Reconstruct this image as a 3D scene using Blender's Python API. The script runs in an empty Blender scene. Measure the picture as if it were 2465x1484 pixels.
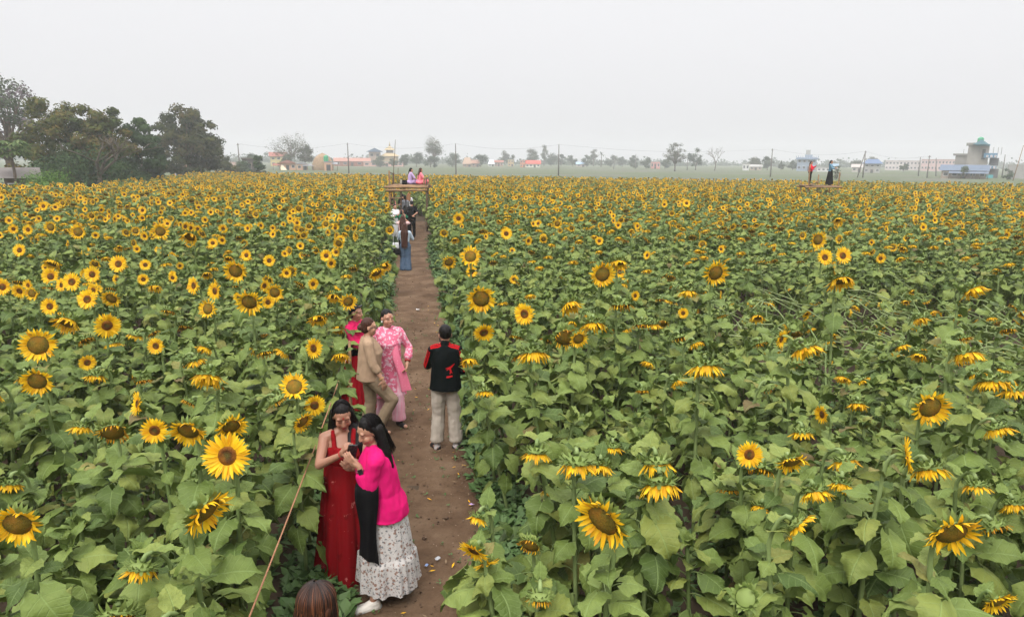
import bpy, math, random
import numpy as np
from mathutils import Vector, Matrix, Euler, noise
from mathutils.bvhtree import BVHTree

S = bpy.context.scene
COL = S.collection
R = math.radians
PI = math.pi
rng = random.Random(11)

# ------------------------------------------------------------------ camera geometry
CAM = Vector((0, 0, 3.65))
PITCH, ROLL, FPX = R(12.3), R(0.5), 1643.0
_f = Vector((0, math.cos(PITCH), -math.sin(PITCH)))
_r0 = Vector((1, 0, 0))
_u0 = Vector((0, math.sin(PITCH), math.cos(PITCH)))
_r = _r0 * math.cos(ROLL) + _u0 * math.sin(ROLL)
_u = _u0 * math.cos(ROLL) - _r0 * math.sin(ROLL)


def ray(px, py):
    return _f * FPX + _r * (px - 1232) + _u * (742 - py)


def at_z(px, py, z=0.0):
    d = ray(px, py)
    return CAM + d * ((z - CAM.z) / d.z)


def at_y(px, py, y):
    d = ray(px, py)
    return CAM + d * (y / d.y)


def project(p):
    q = Vector(p) - CAM
    k = q.dot(_f)
    if k < 0.1:
        return None
    return 1232 + q.dot(_r) * FPX / k, 742 - q.dot(_u) * FPX / k, k


# ------------------------------------------------------------------ mesh building
class MB:
    """collects pieces of ONE mesh"""

    def __init__(self):
        self.V, self.F, self.M, self.UV, self.A, self.n = [], [], [], [], [], 0

    def add(self, verts, faces, mat=0, uv=None, rnd=0.0, mtx=None):
        v = np.asarray(verts, dtype=float).reshape(-1, 3)
        if mtx is not None:
            m = np.array(mtx)
            v = v @ m[:3, :3].T + m[:3, 3]
        o = self.n
        self.V.append(v)
        self.F.extend([tuple(i + o for i in f) for f in faces])
        if isinstance(mat, (list, tuple, np.ndarray)):
            self.M.extend(mat)
        else:
            self.M.extend([mat] * len(faces))
        self.UV.append(np.zeros((len(v), 2)) if uv is None else np.asarray(uv, dtype=float))
        self.A.append(np.full(len(v), rnd) if np.isscalar(rnd) else np.asarray(rnd, dtype=float))
        self.n += len(v)
        return self

    def merge(self, o, mtx=None):
        if o.n:
            self.add(np.concatenate(o.V), o.F, o.M, np.concatenate(o.UV), np.concatenate(o.A), mtx)

    def mesh(self, name, mats, smooth=True):
        me = bpy.data.meshes.new(name)
        v = np.concatenate(self.V) if self.V else np.zeros((0, 3))
        me.from_pydata(v.tolist(), [], self.F)
        for m in mats:
            me.materials.append(m)
        if len(mats) > 1:
            me.polygons.foreach_set('material_index', np.array(self.M, dtype=np.int32))
        if smooth:
            me.polygons.foreach_set('use_smooth', np.ones(len(me.polygons), dtype=bool))
        li = np.zeros(len(me.loops), dtype=np.int32)
        me.loops.foreach_get('vertex_index', li)
        ul = me.uv_layers.new(name='UVMap')
        ul.data.foreach_set('uv', np.concatenate(self.UV)[li].ravel().astype(np.float32))
        a = me.attributes.new('rnd', 'FLOAT', 'POINT')
        a.data.foreach_set('value', np.concatenate(self.A).astype(np.float32))
        me.update()
        return me

    # primitives
    def box(self, c, s, mat=0, rz=0.0, mtx=None, rnd=0.0):
        x, y, z = s[0] / 2, s[1] / 2, s[2] / 2
        v = [(-x, -y, -z), (x, -y, -z), (x, y, -z), (-x, y, -z), (-x, -y, z), (x, -y, z), (x, y, z), (-x, y, z)]
        f = [(0, 3, 2, 1), (4, 5, 6, 7), (0, 1, 5, 4), (1, 2, 6, 5), (2, 3, 7, 6), (3, 0, 4, 7)]
        m = Matrix.Translation(c) @ Matrix.Rotation(rz, 4, 'Z')
        if mtx is not None:
            m = mtx @ m
        return self.add(v, f, mat, None, rnd, m)

    def tube(self, pts, rad, n=6, mat=0, cap=True, rnd=0.0, uvlen=None):
        pts = [Vector(p) for p in pts]
        if np.isscalar(rad):
            rad = [rad] * len(pts)
        V, F, UV = [], [], []
        t = (pts[1] - pts[0]).normalized()
        a = t.orthogonal().normalized()
        for i, p in enumerate(pts):
            t = (pts[min(i + 1, len(pts) - 1)] - pts[max(i - 1, 0)])
            if t.length < 1e-9:
                t = Vector((0, 0, 1))
            t.normalize()
            a = (a - t * a.dot(t))
            a = a.normalized() if a.length > 1e-6 else t.orthogonal().normalized()
            b = t.cross(a)
            for k in range(n):
                w = 2 * PI * k / n
                V.append(p + (a * math.cos(w) + b * math.sin(w)) * rad[i])
                UV.append((i / (len(pts) - 1), k / n))
        for i in range(len(pts) - 1):
            for k in range(n):
                k2 = (k + 1) % n
                F.append((i * n + k, i * n + k2, (i + 1) * n + k2, (i + 1) * n + k))
        if cap:
            F.append(tuple(range(n - 1, -1, -1)))
            F.append(tuple((len(pts) - 1) * n + k for k in range(n)))
        return self.add(V, F, mat, UV, rnd)

    def ell(self, c, r, rot=None, nu=14, nv=9, mat=0):
        V, F = [], []
        for i in range(nv + 1):
            th = PI * i / nv
            for k in range(nu):
                ph = 2 * PI * k / nu
                V.append((r[0] * math.sin(th) * math.cos(ph), r[1] * math.sin(th) * math.sin(ph), r[2] * math.cos(th)))
        for i in range(nv):
            for k in range(nu):
                k2 = (k + 1) % nu
                F.append((i * nu + k, (i + 1) * nu + k, (i + 1) * nu + k2, i * nu + k2))
        m = Matrix.Translation(Vector(c))
        if rot is not None:
            m = m @ rot.to_4x4()
        return self.add(V, F, mat, None, 0.0, m)

    def cap(self, a, b, ra, rb, n=10):
        """tapered capsule"""
        a, b = Vector(a), Vector(b)
        t = b - a
        L = t.length
        t = t.normalized() if L > 1e-6 else Vector((0, 0, 1))
        pts, rad = [], []
        for w in (-88, -60, -30):
            pts.append(a + t * ra * math.sin(R(w)))
            rad.append(ra * math.cos(R(w)))
        for k in range(4):
            s = k / 3
            pts.append(a.lerp(b, s))
            rad.append(ra + (rb - ra) * s)
        for w in (30, 60, 88):
            pts.append(b + t * rb * math.sin(R(w)))
            rad.append(rb * math.cos(R(w)))
        return self.tube(pts, rad, n)


def link(name, me, parent=None, loc=None, mtx=None):
    o = bpy.data.objects.new(name, me)
    COL.objects.link(o)
    if parent is not None:
        o.parent = parent
    if mtx is not None:
        o.matrix_local = mtx
    elif loc is not None:
        o.location = loc
    return o


def thing(name, label, cat, loc=(0, 0, 0), rz=0.0, group=None):
    o = bpy.data.objects.new(name, None)
    COL.objects.link(o)
    o.empty_display_size = 0.2
    o.location = loc
    o.rotation_euler = (0, 0, rz)
    return tag(o, label, cat, group)


def tag(o, label, cat, group=None, kind=None):
    o['label'] = label
    o['category'] = cat
    if group:
        o['group'] = group
    if kind:
        o['kind'] = kind
    return o


# ------------------------------------------------------------------ materials
class NT:
    def __init__(self, name):
        self.m = bpy.data.materials.new(name)
        self.m.use_nodes = True
        self.t = self.m.node_tree
        self.t.nodes.clear()
        self.out = self.t.nodes.new('ShaderNodeOutputMaterial')

    def n(self, typ, **kw):
        d = self.t.nodes.new('ShaderNode' + typ)
        for k, v in kw.items():
            if k.startswith('i_'):
                k2 = k[2:]
                d.inputs[int(k2) if k2.isdigit() else k2.replace('_', ' ')].default_value = v
            else:
                setattr(d, k, v)
        return d

    def l(self, a, b):
        if not hasattr(a, 'is_output'):
            a = a.outputs[0]
        self.t.links.new(a, b)

    def math(self, op, a, b=None, c=None, clamp=False):
        d = self.n('Math', operation=op)
        d.use_clamp = clamp
        for i, x in enumerate((a, b, c)):
            if x is None:
                continue
            if isinstance(x, (int, float)):
                d.inputs[i].default_value = x
            else:
                self.l(x, d.inputs[i])
        return d.outputs[0]

    def mix(self, fac, a, b, typ='MIX'):
        d = self.n('Mix', data_type='RGBA', blend_type=typ)
        for i, x in ((0, fac), (6, a), (7, b)):
            if isinstance(x, (int, float)):
                d.inputs[i].default_value = x
            elif isinstance(x, tuple):
                d.inputs[i].default_value = (*x, 1) if len(x) == 3 else x
            else:
                self.l(x, d.inputs[i])
        return d.outputs[2]

    def ramp(self, fac, stops):
        d = self.n('ValToRGB')
        e = d.color_ramp.elements
        while len(e) < len(stops):
            e.new(0.5)
        for k, (p, c) in enumerate(stops):
            e[k].position = p
            e[k].color = (*c, 1)
        self.l(fac, d.inputs[0])
        return d.outputs[0]

    def noise(self, scale, detail=3.0, vec=None, rough=0.55):
        d = self.n('TexNoise')
        d.inputs['Scale'].default_value = scale
        d.inputs['Detail'].default_value = detail
        d.inputs['Roughness'].default_value = rough
        if vec is not None:
            self.l(vec, d.inputs['Vector'])
        return d.outputs[0]

    def coord(self, which='Object', scale=None):
        c = self.n('TexCoord').outputs[which]
        if scale is not None:
            mp = self.n('Mapping')
            mp.inputs['Scale'].default_value = scale
            self.l(c, mp.inputs[0])
            c = mp.outputs[0]
        return c

    def bsdf(self, color, rough=0.6, spec=0.3, bump=None, bstr=0.3, bdist=0.01, sheen=0.0):
        b = self.n('BsdfPrincipled')
        if isinstance(color, tuple):
            b.inputs['Base Color'].default_value = (*color, 1)
        else:
            self.l(color, b.inputs['Base Color'])
        if isinstance(rough, (int, float)):
            b.inputs['Roughness'].default_value = rough
        else:
            self.l(rough, b.inputs['Roughness'])
        b.inputs['Specular IOR Level'].default_value = spec
        if sheen:
            b.inputs['Sheen Weight'].default_value = sheen
        if bump is not None:
            bp = self.n('Bump')
            bp.inputs['Strength'].default_value = bstr
            bp.inputs['Distance'].default_value = bdist
            self.l(bump, bp.inputs['Height'])
            self.l(bp, b.inputs['Normal'])
        return b

    def done(self, sh):
        self.l(sh, self.out.inputs[0])
        return self.m


def simple(name, c1, c2=None, scale=6.0, rough=0.7, spec=0.25, bscale=None, bstr=0.25, bdist=0.01, stretch=None, sheen=0.0):
    t = NT(name)
    v = t.coord('Object', stretch)
    c2 = c2 or tuple(x * 0.72 for x in c1)
    nz = t.noise(scale, 5, v)
    col = t.mix(t.math('MULTIPLY_ADD', nz, 2.2, -0.6, clamp=True), c2, c1)
    h = t.noise(bscale or scale * 6, 4, v)
    return t.done(t.bsdf(col, rough, spec, h, bstr, bdist, sheen))


def rnd_fac(t):
    """stable per-leaf random from the mesh attribute plus the object"""
    a = t.n('Attribute', attribute_name='rnd')
    o = t.n('ObjectInfo')
    s = t.math('ADD', a.outputs['Fac'], o.outputs['Random'])
    return t.math('FRACT', s)


def m_leaf():
    t = NT('sunflower_leaf')
    r = rnd_fac(t)
    base = t.ramp(r, [(0.0, (0.052, 0.084, 0.018)), (0.35, (0.126, 0.172, 0.034)), (0.7, (0.182, 0.230, 0.054)), (0.965, (0.205, 0.225, 0.046)), (0.99, (0.21, 0.17, 0.05)), (1.0, (0.13, 0.075, 0.035))])
    uv = t.n('UVMap')
    sp = t.n('SeparateXYZ')
    t.l(uv, sp.inputs[0])
    u, v = sp.outputs[0], sp.outputs[1]
    av = t.math('ABSOLUTE', v)
    mid = t.math('SUBTRACT', 1.0, t.math('MULTIPLY', av, 16.0), clamp=True)
    w = t.math('FRACT', t.math('MULTIPLY', t.math('SUBTRACT', u, t.math('MULTIPLY', av, 0.24)), 6.5))
    sv = t.math('SUBTRACT', 1.0, t.math('MULTIPLY', t.math('ABSOLUTE', t.math('SUBTRACT', w, 0.5)), 11.0), clamp=True)
    vein = t.math('MAXIMUM', mid, t.math('MULTIPLY', sv, 0.55))
    vein = t.math('MULTIPLY', vein, 0.6)
    nz = t.noise(9.0, 4, t.coord('Object'))
    base = t.mix(t.math('MULTIPLY_ADD', nz, 1.4, -0.35, clamp=True), t.mix(0.45, base, (0.045, 0.075, 0.014)), base)
    col = t.mix(vein, base, (0.20, 0.27, 0.09))
    g = t.n('NewGeometry')
    col = t.mix(t.math('MULTIPLY', g.outputs['Backfacing'], 0.5), col, (0.155, 0.205, 0.062))
    h = t.math('ADD', t.math('MULTIPLY', vein, -0.6), t.noise(22.0, 3, t.coord('Object')))
    b = t.bsdf(col, 0.58, 0.22, h, 0.6, 0.016)
    tr = t.n('BsdfTranslucent')
    t.l(t.mix(0.5, col, (0.13, 0.22, 0.03)), tr.inputs[0])
    mx = t.n('MixShader')
    mx.inputs[0].default_value = 0.09
    t.l(b, mx.inputs[1])
    t.l(tr, mx.inputs[2])
    return t.done(mx)


def m_petal():
    t = NT('sunflower_petal')
    r = rnd_fac(t)
    uv = t.n('UVMap')
    sp = t.n('SeparateXYZ')
    t.l(uv, sp.inputs[0])
    base = t.ramp(r, [(0.0, (0.76, 0.40, 0.010)), (0.3, (0.86, 0.53, 0.014)), (0.75, (0.90, 0.60, 0.020)), (1.0, (0.70, 0.33, 0.012))])
    col = t.mix(t.math('MULTIPLY', sp.outputs[1], 0.85), base, (0.40, 0.135, 0.012))   # v: age of the bloom
    col = t.mix(t.math('SUBTRACT', 0.5, t.math('MULTIPLY', sp.outputs[0], 1.6), clamp=True), col, (0.76, 0.36, 0.008))
    b = t.bsdf(col, 0.55, 0.2)
    tr = t.n('BsdfTranslucent')
    t.l(col, tr.inputs[0])
    mx = t.n('MixShader')
    mx.inputs[0].default_value = 0.3
    t.l(b, mx.inputs[1])
    t.l(tr, mx.inputs[2])
    return t.done(mx)


def m_disc():
    t = NT('sunflower_disc')
    uv = t.n('UVMap')
    sp = t.n('SeparateXYZ')
    t.l(uv, sp.inputs[0])
    r, age = sp.outputs[0], sp.outputs[1]
    young = t.ramp(r, [(0.0, (0.10, 0.085, 0.02)), (0.3, (0.085, 0.06, 0.015)), (0.55, (0.09, 0.03, 0.010)), (0.82, (0.17, 0.06, 0.010)), (1.0, (0.30, 0.12, 0.012))])
    old = t.ramp(r, [(0.0, (0.30, 0.165, 0.020)), (0.35, (0.22, 0.145, 0.019)), (0.7, (0.155, 0.12, 0.017)), (1.0, (0.11, 0.085, 0.015))])
    col = t.mix(age, young, old)
    vo = t.n('TexVoronoi')
    vo.inputs['Scale'].default_value = 150.0
    a = t.n('Attribute', attribute_name='rnd')
    t.l(t.coord('Object'), vo.inputs['Vector'])
    col = t.mix(t.math('MULTIPLY', vo.outputs[0], 1.1, clamp=True), col, t.mix(0.55, col, (0.02, 0.012, 0.005)))
    nz = t.noise(14.0, 3, t.coord('Object'))
    col = t.mix(t.math('MULTIPLY_ADD', nz, 3.0, -1.4, clamp=True), col, (0.24, 0.095, 0.012))
    return t.done(t.bsdf(col, 0.85, 0.1, vo.outputs[0], 0.8, 0.004))


def m_green(name, a, b, rough=0.6):
    t = NT(name)
    r = rnd_fac(t)
    col = t.mix(r, a, b)
    nz = t.noise(12.0, 4, t.coord('Object'))
    col = t.mix(t.math('MULTIPLY_ADD', nz, 2.0, -0.8, clamp=True), col, t.mix(0.4, col, (0.05, 0.06, 0.02)))
    return t.done(t.bsdf(col, rough, 0.25, nz, 0.2, 0.004))


M_LEAF, M_PETAL, M_DISC = m_leaf(), m_petal(), m_disc()
M_STEM = m_green('sunflower_stem', (0.13, 0.185, 0.055), (0.19, 0.245, 0.09))
M_SEPAL = m_green('sunflower_sepal', (0.115, 0.165, 0.034), (0.165, 0.215, 0.055))
SUN_MATS = [M_LEAF, M_STEM, M_PETAL, M_DISC, M_SEPAL]
HAZE, EXPO = 0.0012, 0.38
# ------------------------------------------------------------------ where the path runs
def path_x(y):
    return -0.72 - 0.146 * (y - 4.9) + 0.07 * math.sin(y * 0.45)


PATH_HALF = 0.66
# ------------------------------------------------------------------ people
DG = bpy.context.evaluated_depsgraph_get


def fuse(mb, voxel, smooth=4, fac=0.5):
    """melt the pieces of one body or garment into a single skin"""
    tmp = link('tmp', mb.mesh('tmp', []))
    md = tmp.modifiers.new('r', 'REMESH')
    md.mode = 'VOXEL'
    md.voxel_size = voxel
    sm = tmp.modifiers.new('s', 'SMOOTH')
    sm.factor = fac
    sm.iterations = smooth
    dg = DG()
    dg.update()
    me = bpy.data.meshes.new_from_object(tmp.evaluated_get(dg))
    src = tmp.data
    bpy.data.objects.remove(tmp)
    bpy.data.meshes.remove(src)
    me.polygons.foreach_set('use_smooth', np.ones(len(me.polygons), dtype=bool))
    return me


def warp(me, fn):
    n = len(me.vertices)
    co = np.zeros(n * 3, dtype=np.float32)
    me.vertices.foreach_get('co', co)
    co = co.reshape(-1, 3)
    nr = np.array([v.normal[:] for v in me.vertices])
    out = np.array([fn(Vector(c), Vector(k))[:] for c, k in zip(co, nr)], dtype=np.float32)
    me.vertices.foreach_set('co', out.ravel())
    me.update()


def creases(me, amp=0.008, sc=(9, 9, 5), seed=0):
    o = Vector((seed * 3.1, seed * 1.7, 0))
    warp(me, lambda c, n: c + n * amp * (noise.noise(Vector((c.x * sc[0], c.y * sc[1], c.z * sc[2])) + o) + 0.5 * noise.noise(Vector((c.x * sc[0] * 2.3 + c.z * 9, c.y * sc[1] * 2.3, c.z * sc[2] * 2.3)) + o)))


def paint(me, fn, name='tint'):
    a = me.attributes.new(name, 'FLOAT_COLOR', 'POINT')
    d = np.array([(*fn(v.co), 1.0) for v in me.vertices], dtype=np.float32)
    a.data.foreach_set('color', d.ravel())


def tinted(name, rough=0.55, spec=0.35, sss=0.0, bscale=90.0, bstr=0.12, warm=0.5):
    t = NT(name)
    a = t.n('Attribute', attribute_name='tint')
    nz = t.noise(25.0, 4, t.coord('Object'))
    col = t.mix(t.math('MULTIPLY_ADD', nz, 0.5, -0.1, clamp=True), a.outputs['Color'], t.mix(warm, a.outputs['Color'], (0.2, 0.06, 0.04)))
    b = t.bsdf(col, rough, spec, t.noise(bscale, 3, t.coord('Object')), bstr, 0.004)
    if sss:
        b.inputs['Subsurface Weight'].default_value = sss
        b.inputs['Subsurface Radius'].default_value = (0.012, 0.005, 0.003)
    return t.done(b)


M_SKIN = tinted('skin', 0.5, 0.35, 0.12)


def cloth(name, c, c2=None, rough=0.92, scale=14.0, sheen=0.0, bscale=120, bstr=0.2):
    return simple(name, c, c2 or tuple(x * 0.82 for x in c), scale, rough, 0.08, bscale, bstr, 0.003, None, sheen)


def printed(name, ground, motifs, scale, seed=0.0, rough=0.85):
    """cloth with scattered printed motifs: (colour, size threshold, scale factor)"""
    t = NT(name)
    v = t.coord('Object')
    mp = t.n('Mapping')
    mp.inputs['Location'].default_value = (seed, seed * 0.7, 0)
    t.l(v, mp.inputs[0])
    wob = t.n('TexNoise')
    wob.inputs['Scale'].default_value = scale * 1.6
    wob.inputs['Detail'].default_value = 3
    t.l(mp.outputs[0], wob.inputs['Vector'])
    ad = t.n('VectorMath', operation='MULTIPLY_ADD')
    t.l(wob.outputs['Color'], ad.inputs[0])
    ad.inputs[1].default_value = (0.9 / scale,) * 3
    t.l(mp.outputs[0], ad.inputs[2])
    col = ground
    for k, (c, th, f) in enumerate(motifs):
        vo = t.n('TexVoronoi')
        vo.inputs['Scale'].default_value = scale * f
        m2 = t.n('Mapping')
        m2.inputs['Location'].default_value = (k * 0.37, k * 0.21, k * 0.53)
        t.l(ad.outputs[0], m2.inputs[0])
        t.l(m2.outputs[0], vo.inputs['Vector'])
        nz = t.noise(scale * 7, 3, m2.outputs[0], 0.7)
        d = t.math('ADD', vo.outputs[0], t.math('MULTIPLY_ADD', nz, 0.55, -0.27))
        fac = t.math('MULTIPLY', t.math('SUBTRACT', th, d), 14.0, clamp=True)
        col = t.mix(fac, col, c)
    return t.done(t.bsdf(col, rough, 0.1, t.noise(110.0, 3, v), 0.15, 0.003))


def hair_mat(name, c1, c2, sc=(70, 70, 4)):
    t = NT(name)
    v = t.coord('Object', sc)
    n1 = t.noise(1.0, 4, v, 0.6)
    col = t.mix(t.math('MULTIPLY_ADD', n1, 2.4, -0.7, clamp=True), c1, c2)
    return t.done(t.bsdf(col, 0.48, 0.13, n1, 0.5, 0.005))


M_BLACKHAIR = hair_mat('black_hair', (0.0025, 0.002, 0.002), (0.008, 0.006, 0.0055))
M_BROWNHAIR = hair_mat('brown_hair', (0.022, 0.009, 0.006), (0.065, 0.026, 0.016))
M_AUBURN = hair_mat('auburn_hair', (0.008, 0.004, 0.003), (0.08, 0.026, 0.010), (75, 7, 7))
M_GINGER = hair_mat('ginger_hair', (0.12, 0.05, 0.02), (0.26, 0.12, 0.05))
SKIN = (0.40, 0.215, 0.140)


def V3(x, y, z):
    return Vector((x, y, z))


class Rig:
    """an adult facing -Y; left is +X; metres"""

    def __init__(s, root, H=1.6, b=1.0, yaw=0, pitch=0, tilt=0, lean=(0, 0), skin=SKIN, female=True):
        k = s.k = H / 1.6
        s.root, s.b, s.skin, s.fem = root, b, skin, female
        s.lean = V3(lean[0], lean[1], 0)
        s.pelvis = V3(0, 0, 0.86 * k)
        s.neck = V3(0, 0.012, 1.335 * k) + s.lean
        hc = V3(0, -0.012 - 0.022 * math.sin(R(max(0, pitch))), 1.478 * k) + s.lean * 1.15
        s.H = Matrix.Translation(hc) @ Matrix.Rotation(R(yaw), 4, 'Z') @ Matrix.Rotation(R(pitch), 4, 'X') @ Matrix.Rotation(R(tilt), 4, 'Y')
        s.hc = hc
        sw = (0.152 if female else 0.160) * k * (0.6 + 0.4 * b)
        s.sh = {'L': V3(sw, 0.01, 1.285 * k) + s.lean, 'R': V3(-sw, 0.01, 1.285 * k) + s.lean}
        s.l1, s.l2 = 0.262 * k, 0.228 * k
        s.el, s.wr, s.hand = {}, {}, {}
        for q, g in (('L', 1), ('R', -1)):
            s.el[q] = s.sh[q] + V3(g * 0.05, 0.025, -0.255) * k
            s.wr[q] = s.el[q] + V3(g * 0.012, -0.075, -0.215) * k
            s.hand[q] = (V3(0, -0.25, -1), V3(-g, 0, 0), 0.55)
        s.hip, s.kn, s.an, s.toe = {}, {}, {}, {}
        for q, g in (('L', 1), ('R', -1)):
            s.hip[q] = V3(g * 0.085, 0, 0.85) * k
            s.kn[q] = V3(g * 0.088, -0.015, 0.455) * k
            s.an[q] = V3(g * 0.09, 0.02, 0.075) * k
            s.toe[q] = V3(g * 0.03, -0.16, -0.045) * k
        s.inv = Matrix.Rotation(-root.rotation_euler.z, 4, 'Z') @ Matrix.Translation(-root.location)

    def loc(s, p):
        return s.inv @ Vector(p)

    def arm(s, q, target, hint=(0, 0.4, -1), hand_dir=None, palm=None, curl=0.6):
        a = s.sh[q]
        d = target - a
        L = min(d.length, (s.l1 + s.l2) * 0.985)
        d.normalize()
        w = a + d * L
        x = (s.l1 ** 2 - s.l2 ** 2 + L * L) / (2 * L)
        h = math.sqrt(max(0, s.l1 ** 2 - x * x))
        hv = Vector(hint)
        hv = (hv - d * hv.dot(d)).normalized()
        s.el[q] = a + d * x + hv * h
        s.wr[q] = w
        s.hand[q] = (Vector(hand_dir) if hand_dir else (w - s.el[q]), Vector(palm) if palm else V3(0, 0, 1), curl)

    def leg(s, q, ankle, knee_hint=(0, -1, 0), toe=None):
        a = s.hip[q]
        d = ankle - a
        l1, l2 = 0.40 * s.k, 0.385 * s.k
        L = min(d.length, (l1 + l2) * 0.995)
        d.normalize()
        x = (l1 * l1 - l2 * l2 + L * L) / (2 * L)
        h = math.sqrt(max(0, l1 * l1 - x * x))
        hv = Vector(knee_hint)
        hv = (hv - d * hv.dot(d)).normalized()
        s.kn[q] = a + d * x + hv * h
        s.an[q] = a + d * L
        if toe:
            s.toe[q] = Vector(toe)

    def spine(s, z):
        t = max(0.0, min(1.0, (z / s.k - 0.86) / 0.475))
        return s.lean * t

    def torso(s, mb, prof, inflate=0.0, n=18):
        V, F = [], []
        for (z, rx, ry, cy) in prof:
            c = s.spine(z * s.k)
            for k in range(n):
                w = 2 * PI * k / n
                V.append((c.x + math.cos(w) * (rx * s.b + inflate) * s.k, c.y + cy * s.k + math.sin(w) * (ry * s.b + inflate) * s.k, z * s.k))
        for i in range(len(prof) - 1):
            for k in range(n):
                k2 = (k + 1) % n
                F.append((i * n + k, i * n + k2, (i + 1) * n + k2, (i + 1) * n + k))
        F.append(tuple(range(n - 1, -1, -1)))
        F.append(tuple((len(prof) - 1) * n + k for k in range(n)))
        mb.add(V, F)

    def prof(s, hem=0.84):
        if s.fem:
            p = [(0.70, .165, .125, 0), (0.80, .168, .13, .012), (0.88, .160, .122, .012), (0.98, .132, .102, 0), (1.07, .138, .108, -.006), (1.155, .148, .128, -.022), (1.23, .150, .105, -.008), (1.285, .135, .082, .006), (1.33, .075, .058, .012), (1.355, .05, .048, .012)]
        else:
            p = [(0.70, .15, .115, 0), (0.80, .155, .12, .01), (0.88, .152, .115, .008), (0.98, .145, .105, 0), (1.07, .155, .11, 0), (1.155, .168, .118, -.006), (1.23, .17, .105, 0), (1.29, .15, .08, .01), (1.335, .075, .06, .014), (1.36, .055, .052, .014)]
        out = [q for q in p if q[0] > hem + 0.02]
        lo = [q for q in p if q[0] <= hem + 0.02]
        b0 = lo[-1] if lo else p[0]
        return [(hem, *b0[1:])] + out

    def fingers(s, mb, q):
        w, k = s.wr[q], s.k
        d, pn, curl = s.hand[q]
        d = d.normalized()
        pn = (pn - d * pn.dot(d))
        pn = pn.normalized() if pn.length > 1e-4 else d.orthogonal().normalized()
        sd = d.cross(pn) * (1 if q == 'L' else -1)          # towards the thumb
        mb.cap(w, w + d * 0.03 * k, 0.024 * k, 0.026 * k, 8)
        for f in (-0.022, 0.0, 0.020):
            mb.cap(w + d * 0.025 * k + sd * f * 0.7 * k, w + d * 0.082 * k + sd * f * 1.15 * k, 0.0145 * k, 0.0125 * k, 8)
        for j, (off, L) in enumerate(((0.031, 0.070), (0.011, 0.079), (-0.010, 0.073), (-0.030, 0.057))):
            p = w + d * 0.082 * k + sd * off * k
            a = curl * (0.35 + 0.09 * j)
            d1 = (d * math.cos(a) + pn * math.sin(a) + sd * off * 2.2).normalized()
            p2 = p + d1 * L * 0.52 * k
            a2 = a + curl * 0.8
            d2 = (d * math.cos(a2) + pn * math.sin(a2)).normalized()
            mb.cap(p - d * 0.008, p2, 0.0092 * k, 0.0086 * k, 7)
            mb.cap(p2, p2 + d2 * L * 0.45 * k, 0.0085 * k, 0.0074 * k, 7)
        p = w + d * 0.022 * k + sd * 0.024 * k
        t1 = (d * 0.55 + sd * 0.75 + pn * 0.35).normalized()
        p2 = p + t1 * 0.042 * k
        mb.cap(p, p2, 0.0125 * k, 0.0105 * k, 7)
        mb.cap(p2, p2 + (d * 0.8 + sd * 0.25 + pn * 0.45).normalized() * 0.034 * k, 0.0102 * k, 0.0082 * k, 7)

    def body(s, voxel=0.006, feet=True):
        mb, k, M = MB(), s.k, s.H
        rot = M.to_3x3()

        def he(c, r):
            mb.ell(M @ (V3(*c) * k), [x * k for x in r], rot)

        he((0, 0.010, 0.028), (.073, .090, .082))
        he((0, -0.018, -0.035), (.061, .068, .072))
        he((0, -0.056, -0.086), (.026, .024, .022))
        for g in (-1, 1):
            he((g * .036, -0.053, -0.030), (.027, .026, .028))
            he((g * .031, -0.068, 0.006), (.014, .0125, .012))
            he((g * .074, 0.012, -0.008), (.010, .018, .030))
            he((g * .030, -0.066, 0.030), (.027, .013, .016))
            he((g * .010, -0.092, -0.028), (.008, .010, .007))
        mb.cap(M @ (V3(0, -.082, .010) * k), M @ (V3(0, -.098, -.024) * k), .0085 * k, .0115 * k, 8)
        he((0, -0.079, -0.058), (.024, .012, .0075))
        he((0, -0.078, -0.068), (.020, .012, .008))
        mb.cap(s.neck - V3(0, 0, 0.03), M @ (V3(0, 0.012, -0.05) * k), .052 * k, .046 * k)
        s.torso(mb, s.prof(0.76), -0.012)
        for q in 'LR':
            mb.cap(s.neck.lerp(s.sh[q], 0.25), s.sh[q], .050 * k * s.b, .050 * k * s.b)
            mb.cap(s.sh[q], s.el[q], .047 * k * s.b, .037 * k * s.b)
            mb.cap(s.el[q], s.wr[q], .037 * k * s.b, .0235 * k)
            s.fingers(mb, q)
            mb.cap(s.hip[q], s.kn[q], .080 * k * s.b, .052 * k)
            mb.cap(s.kn[q], s.kn[q].lerp(s.an[q], 0.35), .050 * k, .050 * k)
            mb.cap(s.kn[q].lerp(s.an[q], 0.35), s.an[q], .048 * k, .031 * k)
            if feet:
                mb.cap(s.an[q] + V3(0, 0.02, -0.03) * k, s.an[q] + s.toe[q], .034 * k, .026 * k)
        me = fuse(mb, voxel, 3, 0.4)
        inv = M.inverted()
        sk = Vector(s.skin)

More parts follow.
